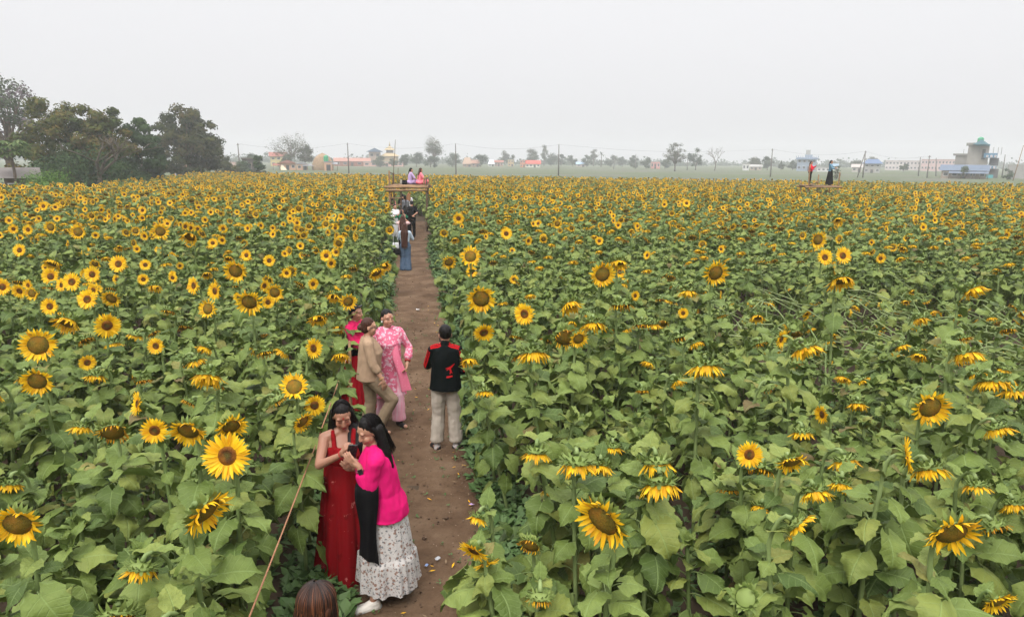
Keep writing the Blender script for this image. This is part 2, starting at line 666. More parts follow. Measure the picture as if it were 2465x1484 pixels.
        def col(co):
            p = inv @ co
            p = p / k
            if abs(p.z) < 0.13 and -0.118 < p.y < -0.04 and abs(p.x) < 0.08:
                x = abs(p.x)
                e = ((x - .031) / .0125) ** 2 + ((p.z - .006) / .0038) ** 2
                if e < 1:
                    return (0.05, 0.03, 0.024) if (x - .031) ** 2 / .0085 ** 2 + (p.z - .006) ** 2 / .0085 ** 2 < 1 else (0.22, 0.14, 0.11)
                if abs(p.z - .029 + 0.25 * abs(x - .034)) < .0042 and .012 < x < .055:
                    return tuple(sk * 0.28)
                if ((p.x) / .026) ** 2 + ((p.z + .062) / .0125) ** 2 < 1:
                    return s.lip if hasattr(s, 'lip') else tuple(sk * 0.5 + Vector((0.12, 0.02, 0.02)))
                if abs(p.x) < 0.005 and 0.036 < p.z < 0.052 and hasattr(s, 'tika'):
                    return (0.35, 0.01, 0.01)
                if ((x - .042) / .022) ** 2 + ((p.z + .03) / .02) ** 2 < 1:
                    return tuple(sk * 0.97 + Vector((0.03, -0.004, -0.004)))
            return tuple(sk)

        paint(me, col)
        me.materials.append(M_SKIN)
        return link('body', me, s.root)

    def sleeve(s, mb, q, frac=1.0, r=0.014, cuff=0.0):
        """frac 0..1 upper arm, 1..2 forearm"""
        k = s.k
        mb.cap(s.neck.lerp(s.sh[q], 0.35), s.sh[q], (.052 + r * .6) * k * s.b, (.05 + r) * k * s.b)
        if frac <= 1:
            mb.cap(s.sh[q], s.sh[q].lerp(s.el[q], frac), (.05 + r) * k * s.b, (.042 + r + cuff) * k * s.b)
        else:
            mb.cap(s.sh[q], s.el[q], (.05 + r) * k * s.b, (.040 + r) * k * s.b)
            mb.cap(s.el[q], s.el[q].lerp(s.wr[q], frac - 1), (.040 + r) * k * s.b, (.030 + r + cuff) * k)

    def top(s, name, m, hem=0.84, frac=1.5, r=0.012, infl=0.014, flare=0.0, voxel=0.008, cuff=0.0, amp=0.006, arms='LR', seed=1, neckline=None, extra=None, loose=0.0):
        mb = MB()
        pr = s.prof(hem)
        pr = [(z, a + loose * max(0, .163 - a), c + loose * max(0, .128 - c), d) if z < 1.2 else (z, a, c, d) for z, a, c, d in pr]
        if hem < 0.68:
            pr = [(hem, .175 + flare, .14 + flare, 0), ((hem + 0.72) / 2, .175 + flare * .5, .135 + flare * .5, .005)] + [(z, a + loose * max(0, .163 - a), c + loose * max(0, .128 - c), d) if z < 1.2 else (z, a, c, d) for z, a, c, d in s.prof(0.72)]
        else:
            z, a, b_, c = pr[0]
            pr[0] = (z, a + flare, b_ + flare, c)
        if neckline:
            pr = [q for q in pr if q[0] < neckline]
        s.torso(mb, pr, infl)
        for q in arms:
            s.sleeve(mb, q, frac, r, cuff)
        if extra:
            extra(mb)
        me = fuse(mb, voxel, 3)
        creases(me, amp * s.k, seed=seed)
        me.materials.append(m)
        return link(name, me, s.root)

    def trousers(s, m, r=0.016, hem=0.06, waist=0.96, voxel=0.009, flare=0.0, name='trousers', amp=0.007):
        mb, k = MB(), s.k
        s.torso(mb, [(0.78, .155, .12, .012), (0.86, .162, .124, .012), (waist, .14, .11, .004)], 0.008)
        for q in 'LR':
            mb.cap(s.hip[q] - V3(0, 0, 0.02), s.kn[q], (.080 * s.b + r * .8) * k, (.056 + r) * k)
            e = s.an[q] + (s.kn[q] - s.an[q]).normalized() * (hem - 0.06) * k
            mb.cap(s.kn[q], e, (.056 + r) * k, (.046 + r + flare) * k)
        me = fuse(mb, voxel, 3)
        lo = {q: s.an[q] + (s.kn[q] - s.an[q]).normalized() * (hem - 0.075) * k for q in 'LR'}
        warp(me, lambda c, n: Vector((c.x, c.y, max(c.z, (lo['L'] if c.x > 0 else lo['R']).z))) if c.z < 0.3 else c)
        creases(me, amp * k, (7, 7, 8), 4)
        me.materials.append(m)
        return link(name, me, s.root)

    def skirt(s, m, z0, r0, z1, r1, folds=9, amp=0.03, seed=0, name='skirt', c1=(0, 0), power=0.8, n=96, rows=26, tier=None):
        g = random.Random(seed)
        ph = [g.uniform(0, 6.3) for _ in range(4)]
        fr = [folds, folds * 1.7, folds * 0.55, folds * 2.6]
        k = s.k
        V, F = [], []
        c0 = s.spine(z0 * k)
        for i in range(rows + 1):
            t = i / rows
            e = t ** power
            z = (z0 + (z1 - z0) * t) * k
            rx, ry = r0[0] + (r1[0] - r0[0]) * e, r0[1] + (r1[1] - r0[1]) * e
            a = amp * t ** 1.2
            if tier and z < tier * k:
                a *= 1.5
                rx, ry = rx + 0.018, ry + 0.018
            for j in range(n):
                w = 2 * PI * j / n
                f = math.sin(fr[0] * w + ph[0] + 0.5 * math.sin(2 * w + ph[2]) + t * 0.6) * 0.42 + math.sin(round(fr[1]) * w + ph[1] - t) * 0.26 + math.sin(round(fr[2]) * w + ph[2]) * 0.35 + (math.sin(round(fr[3]) * w + ph[3]) * 0.25)
                q = 1 + a * f / max(rx, ry)
                dz = 0.005 * math.sin(round(fr[2]) * w + ph[3]) * t
                V.append((c0.x * (1 - t) + c1[0] * t + math.cos(w) * rx * q * k, c0.y * (1 - t) + c1[1] * t + math.sin(w) * ry * q * k, z + dz))
        for i in range(rows):
            for j in range(n):
                j2 = (j + 1) % n
                F.append((i * n + j, (i + 1) * n + j, (i + 1) * n + j2, i * n + j2))
        F.append(tuple(range(n)))
        o = link(name, MB().add(V, F).mesh(name, [m]), s.root)
        return o

    def hair(s, m, style='bun', voxel=0.008, length=0.0, extra=None, cap=(.0765, .092, .089), amp=0.004, front=False):
        mb, k, M = MB(), s.k, s.H
        rot = M.to_3x3()
        mb.ell(M @ (V3(0, 0.023, 0.038) * k), [x * k for x in cap], rot)
        if style != 'short':
            mb.ell(M @ (V3(0, 0.045, -0.005) * k), [.074 * k, .066 * k, .085 * k], rot)
        else:
            mb.ell(M @ (V3(0, 0.035, 0.0) * k), [.074 * k, .068 * k, .055 * k], rot)
        if style == 'bun':
            mb.ell(M @ (V3(0, 0.115, -0.01) * k), [.042 * k, .038 * k, .042 * k], rot)
        if style == 'tail':
            p = M @ (V3(0, 0.10, -0.01) * k)
            mb.cap(p, p + V3(0, 0.035, -0.12) * k, .030 * k, .026 * k)
            mb.cap(p + V3(0, 0.035, -0.12) * k, p + V3(0, 0.02, -0.12 - length) * k, .026 * k, .012 * k)
        if style == 'long':
            for g in (-0.06, -0.02, 0.02, 0.06):
                p = M @ (V3(g, 0.06, 0.0) * k)
                q = p + V3(g * 0.5, 0.055, -0.20) * k
                e = s.neck + V3(g * 1.3, 0.112, -length) * k
                mb.cap(p, q, .042 * k, .040 * k)
                mb.cap(q, e, .040 * k, .030 * k)
            for g in (-1, 1):
                p = M @ (V3(g * 0.066, 0.022, 0.035) * k)
                q = M @ (V3(g * 0.074, 0.028, -0.075) * k)
                mb.cap(p, q, .024 * k, .030 * k)
                mb.cap(q, s.neck + V3(g * 0.085, 0.060, -0.06) * k, .030 * k, .034 * k)
                mb.cap(s.neck + V3(g * 0.085, 0.060, -0.06) * k, s.neck + V3(g * 0.075, 0.105, -length * 0.85) * k, .034 * k, .026 * k)
            if front:
                for g in ((-1, 1) if front is True else (front,)):
                    p = M @ (V3(g * 0.068, 0.005, 0.03) * k)
                    q = M @ (V3(g * 0.078, 0.0, -0.09) * k)
                    for u in (-0.03, 0.015, 0.05):
                        mb.cap(p, q + V3(g * u * 0.5, 0.01, 0), .022 * k, .028 * k)
                        mb.cap(q + V3(g * u * 0.5, 0.01, 0), s.neck + V3(g * (0.080 + u), -0.085, -0.10) * k, .028 * k, .030 * k)
                        mb.cap(s.neck + V3(g * (0.080 + u), -0.085, -0.10) * k, s.neck + V3(g * (0.085 + u), -0.125, -0.27 - u) * k, .030 * k, .016 * k)
        if extra:
            extra(mb)
        me = fuse(mb, voxel, 5)
        warp(me, lambda c, n: c + n * 0.55 * amp * k * noise.noise(Vector((c.x * 85, c.y * 85, c.z * 9))))
        me.materials.append(m)
        return link('hair', me, s.root)

    def strands(s, mats, n, phi, drop, cap=(.0765, .092, .089), seed=3, back=0.02, r=0.0016, th1=1.62):
        """loose strands lying over the hair and falling from it"""
        g = random.Random(seed)
        st = MB()
        for _ in range(n):
            ph = g.uniform(-1, 1) * phi
            jx, rr = g.gauss(0, 0.05), g.uniform(1.0, 1.06)
            pts = []
            for i in range(8):
                th = 0.10 + th1 * i / 7
                w = ph + jx * i / 7
                pts.append(s.H @ (V3(cap[0] * math.sin(th) * math.sin(w), 0.025 + cap[1] * math.sin(th) * math.cos(w), 0.038 + cap[2] * math.cos(th)) * rr * s.k))
            e = pts[-1]
            o = V3(e.x - s.hc.x, e.y - s.hc.y, 0)
            for i in range(1, 6):
                t = i / 5
                pts.append(e + o * 0.12 * t + V3(g.uniform(-.012, .012), back * t * 3 + g.uniform(-.012, .012), -drop * t))
            st.tube(pts, [r] * 10 + [r, r * .8, r * .5], 3, cap=False, rnd=g.random() * .98)
        return link('loose_hair', st.mesh('loose_hair', mats), s.root)

    def shoes(s, m, h=0.0, r=0.0, sole=None, which='LR', grow=1.0):
        out = []
        for q in which:
            mb, k = MB(), s.k
            a, t = s.an[q], s.toe[q]
            d = V3(t.x, t.y, 0).normalized()
            z = a.z - 0.042 * k
            mb.cap(V3(a.x, a.y, z) - d * 0.015, V3(a.x, a.y, z - 0.004) + d * 0.12 * k * grow, (.040 + r) * k, (.036 + r) * k)
            mb.cap(V3(a.x, a.y, z + 0.02 + h) - d * 0.012, V3(a.x, a.y, z + 0.012) + d * 0.05 * k, (.038 + r) * k, (.030 + r) * k)
            me = fuse(mb, 0.007, 2)
            lo = a.z - 0.075 * k
            warp(me, lambda c, n: Vector((c.x, c.y, max(c.z, lo + 0.004))))
            me.materials.append(m)
            o = link('shoe', me, s.root)
            if sole:
                mb = MB()
                x = V3(-d.y, d.x, 0)
                P = [V3(a.x, a.y, 0) + d * u * k * grow + x * v * k for u, v in ((-.065, 0), (-.045, .034), (.03, .036), (.10, .043), (.145, .03), (.162, 0), (.145, -.03), (.10, -.043), (.03, -.036), (-.045, -.034))]
                n = len(P)
                vv = [(p.x, p.y, lo + zz) for zz in (0, 0.028) for p in P]
                ff = [tuple(range(n - 1, -1, -1)), tuple(range(n, 2 * n))] + [(i, (i + 1) % n, n + (i + 1) % n, n + i) for i in range(n)]
                mb.add(vv, ff)
                link('sole', mb.mesh('sole', [sole], smooth=False), o)
            out.append(o)
        return out


def person(label, x, y, rz, z=0.0, group=None):
    return thing('person', label, 'person', (x, y, z), R(rz), group)


def ring(rig, name, m, c, axis, r, w, n=20):
    mb = MB()
    axis = axis.normalized()
    a = axis.orthogonal().normalized()
    b = axis.cross(a)
    pts = [c + (a * math.cos(2 * PI * i / n) + b * math.sin(2 * PI * i / n)) * r for i in range(n + 1)]
    mb.tube(pts, w, 6, cap=False)
    return link(name, mb.mesh(name, [m]), rig.root)
# ------------------------------------------------------------------ the pair with the phone
M_RED = printed('red_gown_cloth', (0.185, 0.0035, 0.006), [((0.46, 0.15, 0.13), 0.17, 1.0), ((0.13, 0.002, 0.003), 0.24, 0.9)], 9.0, 2.0)
M_FLORAL = printed('floral_skirt_cloth', (0.50, 0.47, 0.445), [((0.25, 0.150, 0.115), 0.36, 1.0), ((0.17, 0.17, 0.175), 0.32, 1.3), ((0.10, 0.07, 0.065), 0.22, 2.1)], 27.0, 1.0)
M_HOTPINK = cloth('hot_pink_knit', (0.58, 0.010, 0.125), (0.46, 0.007, 0.095), 0.9, 10)
M_BLACKCLOTH = cloth('black_cloth', (0.0035, 0.0035, 0.004), (0.007, 0.0065, 0.007), 0.95)
M_WHITESHOE = simple('white_shoe', (0.66, 0.62, 0.55), (0.52, 0.48, 0.42), 20, 0.6)
M_GREYSOLE = simple('grey_sole', (0.34, 0.35, 0.34), (0.26, 0.27, 0.26), 30, 0.7)
M_BLACKSHOE = simple('black_shoe', (0.012, 0.012, 0.013), (0.022, 0.02, 0.02), 20, 0.6)
M_PHONE = simple('phone_black', (0.012, 0.012, 0.014), (0.02, 0.02, 0.022), 20, 0.25, 0.5)
M_GOLD = simple('gold_trinket', (0.55, 0.34, 0.09), None, 20, 0.35, 0.6)
M_REDBANGLE = simple('red_bangle', (0.35, 0.02, 0.02), None, 20, 0.4)
M_GLASS = simple('dark_lens', (0.01, 0.01, 0.012), None, 20, 0.12, 0.6)


def phone(label, c, rx, ry, rz, parent=None, s=1.0):
    mb = MB()
    n, w, h, t = 5, 0.036 * s, 0.076 * s, 0.0045 * s
    P = []
    for (sx, sy, a0) in ((1, 1, 0), (-1, 1, 90), (-1, -1, 180), (1, -1, 270)):
        for i in range(n):
            a = R(a0 + 90 * i / (n - 1))
            P.append((sx * (w - 0.008) + 0.008 * math.cos(a), sy * (h - 0.008) + 0.008 * math.sin(a)))
    N = len(P)
    mb.add([(x, y, z) for z in (-t, t) for x, y in P], [tuple(range(N - 1, -1, -1)), tuple(range(N, 2 * N))] + [(i, (i + 1) % N, N + (i + 1) % N, N + i) for i in range(N)])
    o = link('phone', mb.mesh('phone', [M_PHONE], smooth=False), parent, mtx=Matrix.Translation(c) @ Euler((rx, ry, rz)).to_matrix().to_4x4())
    if label:
        tag(o, label, 'phone')
    mb = MB()
    for dx in (-0.014, 0.004):
        mb.tube([(dx, 0.055, t), (dx, 0.055, t + 0.002)], 0.008 * s, 10)
    mb.box((-0.005, 0.055, t + 0.0006), (0.040, 0.030, 0.0012))
    link('camera_bump', mb.mesh('camera_bump', [M_GLASS], smooth=False), o)
    return o


# woman in the red gown
ra = person('woman in long red gown with long black hair, pointing at the shared phone', -1.44, 5.5, 14)
A = Rig(ra, 1.63, 1.04, yaw=6, pitch=24, tilt=-4, skin=(0.27, 0.135, 0.085))
A.lip, A.tika = (0.20, 0.012, 0.018), 1
A.arm('R', A.loc(at_y(821, 1094, 5.2)), (-0.9, 0.15, -0.7), (0.35, -0.25, 0.75), (0.8, 0.2, -0.2), 1.1)
A.arm('L', A.loc(at_y(858, 1128, 5.18)), (0.6, 0.3, -0.8), (-0.55, -0.35, 0.5), (-0.4, 0.5, 0.6), 0.5)
A.body()
A.skirt(M_RED, 1.20, (.150, .124), 0.02, (.27, .25), 8, 0.055, 3, 'gown_skirt', power=1.0, rows=34)
def straps(mb):
    for g in (-1, 1):
        mb.cap(V3(g * .075, -.105, 1.22) * A.k, V3(g * .085, -0.02, 1.345) * A.k, .022, .022)
        mb.cap(V3(g * .085, -0.02, 1.345) * A.k, V3(g * .075, .085, 1.24) * A.k, .022, .022)


A.top('gown_bodice', M_RED, 1.04, 0.12, 0.010, 0.013, neckline=1.25, seed=3, arms='', extra=straps)
A.hair(M_BLACKHAIR, 'long', 0.007, 0.32, front=1)
A.strands([M_BLACKHAIR], 260, 1.75, 0.30, back=0.015, seed=5)
ring(A, 'bangle', M_REDBANGLE, A.wr['R'], A.wr['R'] - A.el['R'], 0.031, 0.005)
ring(A, 'bangle', M_REDBANGLE, A.wr['L'], A.wr['L'] - A.el['L'], 0.031, 0.006)
ring(A, 'necklace', M_GOLD, A.neck + V3(0, -0.02, -0.03), V3(0, -0.55, 1), 0.075, 0.003)

# woman in the hot pink cardigan
rb = person('woman in hot pink cardigan and white floral skirt holding the phone', -1.02, 5.16, -80)
B = Rig(rb, 1.64, 1.10, yaw=24, pitch=26, lean=(0, -0.085), skin=(0.35, 0.185, 0.118))
B.lip = (0.30, 0.05, 0.05)
B.arm('L', B.loc(at_y(864, 1122, 5.0)), (0.2, 0.5, -1), (-0.25, -0.75, 0.62), (-0.75, 0.2, 0.3), 0.45)
B.arm('R', B.loc(at_y(862, 1112, 5.30)), (-0.7, 0.2, -0.8), (0.3, -0.8, 0.4), (0.5, 0, 0.7), 0.5)
B.leg('L', V3(0.155, -0.13, 0.075), toe=V3(0.045, -0.16, -0.045))
B.leg('R', V3(-0.05, 0.13, 0.075), toe=V3(-0.03, -0.16, -0.045))
B.body()
B.skirt(M_FLORAL, 0.97, (.150, .125), 0.15, (.215, .225), 9, 0.026, 5, 'skirt', power=0.55, rows=34, tier=0.43)
B.top('cardigan', M_HOTPINK, 0.775, 1.62, 0.016, 0.024, 0.012, 0.007, 0.006, 0.011, seed=8)
B.hair(M_BLACKHAIR, 'long', 0.007, 0.13, front=False)
B.strands([M_BLACKHAIR], 300, 1.75, 0.24, back=0.03, seed=6)
B.shoes(M_WHITESHOE, 0.01, 0.006, M_GREYSOLE, grow=1.05)
wc, wa = B.wr['L'].lerp(B.el['L'], 0.16), (B.wr['L'] - B.el['L']).normalized()
wt = ring(B, 'watch', simple('watch_strap', (0.16, 0.035, 0.055), None, 20), wc, wa, 0.030, 0.008)
mb = MB()
mb.box((0, 0, 0), (0.036, 0.042, 0.013))
fw = V3(0.85, -0.15, 0.5)
fw = (fw - wa * fw.dot(wa)).normalized()
ori = Matrix((fw.cross(wa), wa, fw)).transposed().to_4x4()
link('watch_face', mb.mesh('watch_face', [M_GLASS], smooth=False), wt, mtx=Matrix.Translation(wc + fw * 0.032) @ ori)

# the phone the two hold, and the black wrap over the arm
phone('black phone held up between the red gown woman and pink cardigan woman', at_y(847, 1086, 5.06), R(-62), R(8), R(20), s=1.08)
mb = MB()
e = rb.matrix_basis @ B.el['L'].lerp(B.wr['L'], 0.22)
u = (rb.matrix_basis.to_3x3() @ (B.wr['L'] - B.el['L'])).normalized()
uh = V3(1, 0.12, 0).normalized()
nw = uh.cross(V3(0, 0, 1))
g6 = random.Random(4)
V, F = [], []
NU, NV = 13, 40
for j in range(NV):
    t = j / (NV - 1)
    for side in (1, -1):
        for i in range(NU):
            s_ = -1 + 2 * i / (NU - 1)
            if t < 0.25:                       # over the forearm
                a = -PI * 0.5 + PI * (t / 0.25)
                off, zz = 0.064 * math.sin(a), 0.030 + 0.064 * math.cos(a) - 0.06
            else:
                off, zz = 0.064 + 0.018 * (t - 0.25), -0.035 - (t - 0.25) / 0.75 * (0.56 + 0.05 * s_)
            wdt = 0.080 * (1 - 0.18 * max(0, t - 0.3)) + 0.012 * math.sin(7 * t)
            fold = 0.016 * math.sin(4.2 * s_ + 2 * t) * min(1, t * 3)
            p = e + uh * s_ * wdt + V3(0, 0, zz) - nw * off * -1 + nw * (fold + side * 0.007)
            V.append(p)
for j in range(NV - 1):
    for h_ in (0, NU):
        for i in range(NU - 1):
            a, b = j * 2 * NU + h_ + i, (j + 1) * 2 * NU + h_ + i
            F.append((a, a + 1, b + 1, b) if h_ == 0 else (a, b, b + 1, a + 1))
    for i in (0, NU - 1):
        a, b = j * 2 * NU + i, (j + 1) * 2 * NU + i
        F.append((a, b, b + NU, a + NU) if i == 0 else (a, a + NU, b + NU, b))
for j in (0, NV - 1):
    for i in range(NU - 1):
        a = j * 2 * NU + i
        F.append((a, a + NU, a + NU + 1, a + 1) if j == 0 else (a, a + 1, a + NU + 1, a + NU))
mb.add(V, F)
tag(link('shawl', mb.mesh('shawl', [M_BLACKCLOTH])), 'black knitted shawl draped over the pink cardigan sleeve', 'shawl')

# ------------------------------------------------------------------ the three women behind
M_KURTA = printed('pink_kurta_cloth', (0.56, 0.125, 0.20), [((0.61, 0.36, 0.42), 0.40, 1.3), ((0.66, 0.46, 0.51), 0.33, 2.2)], 12.0, 5.0)
M_SCARF = printed('pink_scarf_cloth', (0.70, 0.175, 0.265), [((0.78, 0.50, 0.55), 0.15, 1.0)], 30.0, 7.0)
M_PINKSTRIPE = simple('pink_striped_cotton', (0.66, 0.22, 0.30), (0.60, 0.42, 0.46), 40, 0.85, 0.15, None, 0.2, 0.003, (1, 1, 0.02))
M_BEIGE = cloth('beige_cotton', (0.315, 0.215, 0.140), (0.275, 0.185, 0.120))
M_KHAKI = cloth('khaki_twill', (0.225, 0.165, 0.105), (0.18, 0.13, 0.085))
M_FUCHSIA = cloth('fuchsia_cotton', (0.56, 0.018, 0.10), (0.48, 0.014, 0.085))
M_DEEPRED = cloth('deep_red_cloth', (0.30, 0.006, 0.014), (0.24, 0.005, 0.011))

rc = person('woman in fuchsia blouse and deep red skirt, sunglasses on her hair', -2.24, 9.5, 72)
Cc = Rig(rc, 1.62, 1.05, yaw=8, pitch=4)
Cc.arm('R', V3(-0.02, -0.24, 1.17), (-0.8, 0.3, -0.8), (0.6, -0.6, 0.35), (0.2, 0.8, 0.3), 0.9)
Cc.arm('L', V3(0.06, -0.25, 1.13), (0.8, 0.3, -0.8), (-0.6, -0.5, 0.35), (-0.2, 0.8, 0.3), 0.9)
Cc.body(0.008)
Cc.skirt(M_DEEPRED, 1.0, (.155, .13), 0.06, (.26, .25), 8, 0.05, 6)
Cc.top('blouse', M_FUCHSIA, 0.98, 1.75, 0.013, 0.016, voxel=0.009, seed=4)
mb = MB()
Cc.torso(mb, [(0.90, .178, .142, .006), (0.96, .162, .130, .003), (1.05, .152, .124, -.004)], 0.010)
me = fuse(mb, 0.009, 2)
creases(me, 0.007, (5, 5, 16))
me.materials.append(M_BLACKCLOTH)
link('waistband', me, rc)
Cc.hair(M_BLACKHAIR, 'tail', 0.008, 0.22)
mb = MB()
Mh, kk = Cc.H, Cc.k
for sgn in (-1, 1):
    mb.ell(Mh @ (V3(sgn * .034, -.066, .098) * kk), (.030, .012, .020), Mh.to_3x3())
    mb.tube([Mh @ (V3(sgn * .064, -.060, .098) * kk), Mh @ (V3(sgn * .088, .02, .070) * kk), Mh @ (V3(sgn * .086, .05, .03) * kk)], 0.004, 5)
mb.tube([Mh @ (V3(-.01, -.075, .10) * kk), Mh @ (V3(.01, -.075, .10) * kk)], 0.004, 5)
link('sunglasses', mb.mesh('sunglasses', [M_GLASS]), rc)

rd_ = person('woman in beige blouse and khaki trousers with eyeglasses', -1.87, 8.62, 104)
Dd = Rig(rd_, 1.63, 1.06, yaw=2, pitch=6)
Dd.arm('R', V3(-0.25, -0.16, 0.83), (-0.2, 0.5, -0.3), (0.1, -0.25, -1), (0.8, 0.3, 0), 0.5)
Dd.leg('R', V3(-0.10, -0.06, 0.12), (0, -1, 0.2), toe=V3(0, -0.16, -0.05))
Dd.kn['R'] += V3(-0.01, -0.11, 0.03)
Dd.leg('L', V3(0.08, 0.08, 0.075))
Dd.body(0.007)
Dd.trousers(M_KHAKI, 0.022, flare=0.01)
Dd.top('blouse', M_BEIGE, 0.80, 1.35, 0.016, 0.022, 0.004, 0.009, 0.010, 0.008, seed=12, loose=0.85)
Dd.hair(M_BROWNHAIR, 'bun', 0.008)
Dd.shoes(M_BLACKSHOE)
mb = MB()
Mh, kk = Dd.H, Dd.k
for sgn in (-1, 1):
    cpt = [Mh @ (V3(sgn * .034 + .027 * math.cos(w), -.100, .004 + .019 * math.sin(w)) * kk) for w in [2 * PI * i / 12 for i in range(13)]]
    mb.tube(cpt, 0.0032, 5, cap=False)
    mb.tube([Mh @ (V3(sgn * .062, -.096, .008) * kk), Mh @ (V3(sgn * .080, .02, .004) * kk)], 0.0032, 5)
mb.tube([Mh @ (V3(-.008, -.102, .006) * kk), Mh @ (V3(.008, -.102, .006) * kk)], 0.003, 5)
link('eyeglasses', mb.mesh('eyeglasses', [M_GLASS]), rd_)
ring(Dd, 'bangle', M_GOLD, Dd.wr['R'].lerp(Dd.el['R'], 0.12), Dd.wr['R'] - Dd.el['R'], 0.034, 0.004)

re_ = person('smiling woman in pink floral kurta with a pink scarf', -1.70, 9.05, 24)
E = Rig(re_, 1.65, 0.98, yaw=16, pitch=4, skin=(0.36, 0.19, 0.125))
E.lip, E.tika = (0.42, 0.16, 0.14), 1
E.arm('L', V3(0.23, -0.14, 0.91), (0.9, 0.5, -0.3), (-0.35, -0.45, -0.8), (-0.8, 0, 0.2), 0.7)
E.arm('R', V3(-0.20, -0.10, 0.90), (-0.8, 0.4, -0.3))
E.leg('L', V3(0.10, -0.12, 0.075), toe=V3(0.05, -0.155, -0.045))
E.body(0.007)
E.trousers(M_PINKSTRIPE, 0.03, 0.09, flare=0.02)
E.top('kurta', M_KURTA, 0.42, 1.6, 0.014, 0.020, 0.045, 0.009, 0.010, 0.012, seed=15, loose=0.8)
E.hair(M_BLACKHAIR, 'bun', 0.008)
E.shoes(M_BLACKSHOE, 0.01)
ring(E, 'bangle', M_REDBANGLE, E.wr['L'].lerp(E.el['L'], 0.12), E.wr['L'] - E.el['L'], 0.034, 0.011)
ring(E, 'necklace', M_REDBANGLE, E.neck + V3(0, -0.055, -0.07), V3(0, -0.9, 1), 0.105, 0.0035)
V, F = [], []
for i in range(22):                        # the scarf: over the shoulder and down the front
    t = i / 21
    pth = [V3(0.07, 0.10, 1.22), V3(0.085, 0.0, 1.345), V3(0.055, -0.125, 1.20), V3(0.07, -0.155, 1.0), V3(0.14, -0.16, 0.78), V3(0.20, -0.16, 0.52)]
    q = t * 5
    a = min(4, int(q))
    p = pth[a].lerp(pth[a + 1], q - a)
    wd_ = 0.035 + 0.05 * max(0, t - 0.3)
    for j in range(5):
        s_ = -1 + j / 2
        V.append(p + V3(wd_ * s_, -0.018 - 0.012 * math.sin(3 * s_ + 5 * t), 0.01 * s_))
        V.append(p + V3(wd_ * s_, -0.010 - 0.012 * math.sin(3 * s_ + 5 * t), 0.01 * s_))
for i in range(21):
    for j in range(4):
        a, b = i * 10 + j * 2, (i + 1) * 10 + j * 2
        F += [(a, a + 2, b + 2, b), (a + 1, b + 1, b + 3, a + 3)]
    F += [(i * 10, (i + 1) * 10, (i + 1) * 10 + 1, i * 10 + 1), (i * 10 + 8, i * 10 + 9, (i + 1) * 10 + 9, (i + 1) * 10 + 8)]
link('scarf', MB().add(V, F).mesh('scarf', [M_SCARF]), re_)
M_PEARL = simple('pearl', (0.7, 0.68, 0.64), None, 20, 0.3)
for sgn in (-1, 1):
    link('earring', MB().ell(E.H @ V3(sgn * .082, .0, -.035), (.010, .010, .014)).mesh('earring', [M_PEARL]), re_)

# ------------------------------------------------------------------ the boy in the track jacket
rf = person('boy in black track jacket with red stripes and pale trousers, seen from behind', -0.83, 8.22, 180)
Fb = Rig(rf, 1.64, 0.98, yaw=14, pitch=10, female=False, skin=(0.33, 0.17, 0.11))
Fb.arm('R', V3(-0.10, -0.22, 1.0), (-0.7, 0.6, -1), (0.5, -0.6, 0.3), (0.4, 0.5, 0.2), 0.9)
Fb.arm('L', Fb.loc(at_y(1054, 842, 8.42)), (0.7, 0.5, -1), (-0.4, -0.35, 0.8), (-0.5, 0.4, 0.1), 1.0)
Fb.leg('L', V3(0.115, 0.03, 0.07), toe=V3(0.09, -0.14, -0.045))
Fb.leg('R', V3(-0.125, 0.02, 0.07), toe=V3(-0.10, -0.135, -0.045))
Fb.body(0.007)
Fb.trousers(cloth('pale_fleece', (0.38, 0.33, 0.275), (0.32, 0.275, 0.225)), 0.028, 0.125, flare=0.012, amp=0.009)
mb = MB()
pr = Fb.prof(0.80)
pr[0] = (0.80, .165, .13, .005)
pr = [(z, a + (.018 if z < 1.0 else 0), c + (.018 if z < 1.0 else 0), d) for z, a, c, d in pr]
Fb.torso(mb, pr, 0.020)
mb.cap(Fb.neck - V3(0, 0, 0.03), Fb.neck + V3(0, 0.006, 0.035), .074, .064)
for q in 'LR':
    Fb.sleeve(mb, q, 1.93, 0.016, 0.006)
me = fuse(mb, 0.008, 3)
creases(me, 0.009, (8, 8, 5), 6)


def jacket_col(co):
    for q, gsg in (('L', 1), ('R', -1)):
        for a, b in ((Fb.neck.lerp(Fb.sh[q], .25), Fb.sh[q]), (Fb.sh[q], Fb.el[q]), (Fb.el[q], Fb.wr[q])):
            d = (b - a)
            t = (co - a).dot(d) / d.length_squared
            if -0.05 < t < 1.02 and (co - a - d * t).length < 0.10:
                out = V3(gsg * 0.85, 0.5, 0.6) if a is not Fb.sh[q] and a is not Fb.el[q] else V3(gsg * 0.8, 0.75, 0.1)
                out = (out - d * out.dot(d) / d.length_squared).normalized()
                side = d.normalized().cross(out)
                r = co - a - d * t
                if r.dot(out) > 0.012:
                    s_ = abs(r.dot(side))
                    if s_ < 0.0075 or 0.017 < s_ < 0.032:
                        return (0.42, 0.006, 0.010)
    return (0.0028, 0.0045, 0.0045)


paint(me, jacket_col)
me.materials.append(tinted('track_jacket', 0.7, 0.06, 0, 140, 0.15, 0.0))
jk = link('jacket', me, rf)
bv = BVHTree.FromPolygons([v.co[:] for v in me.vertices], [p.vertices[:] for p in me.polygons])


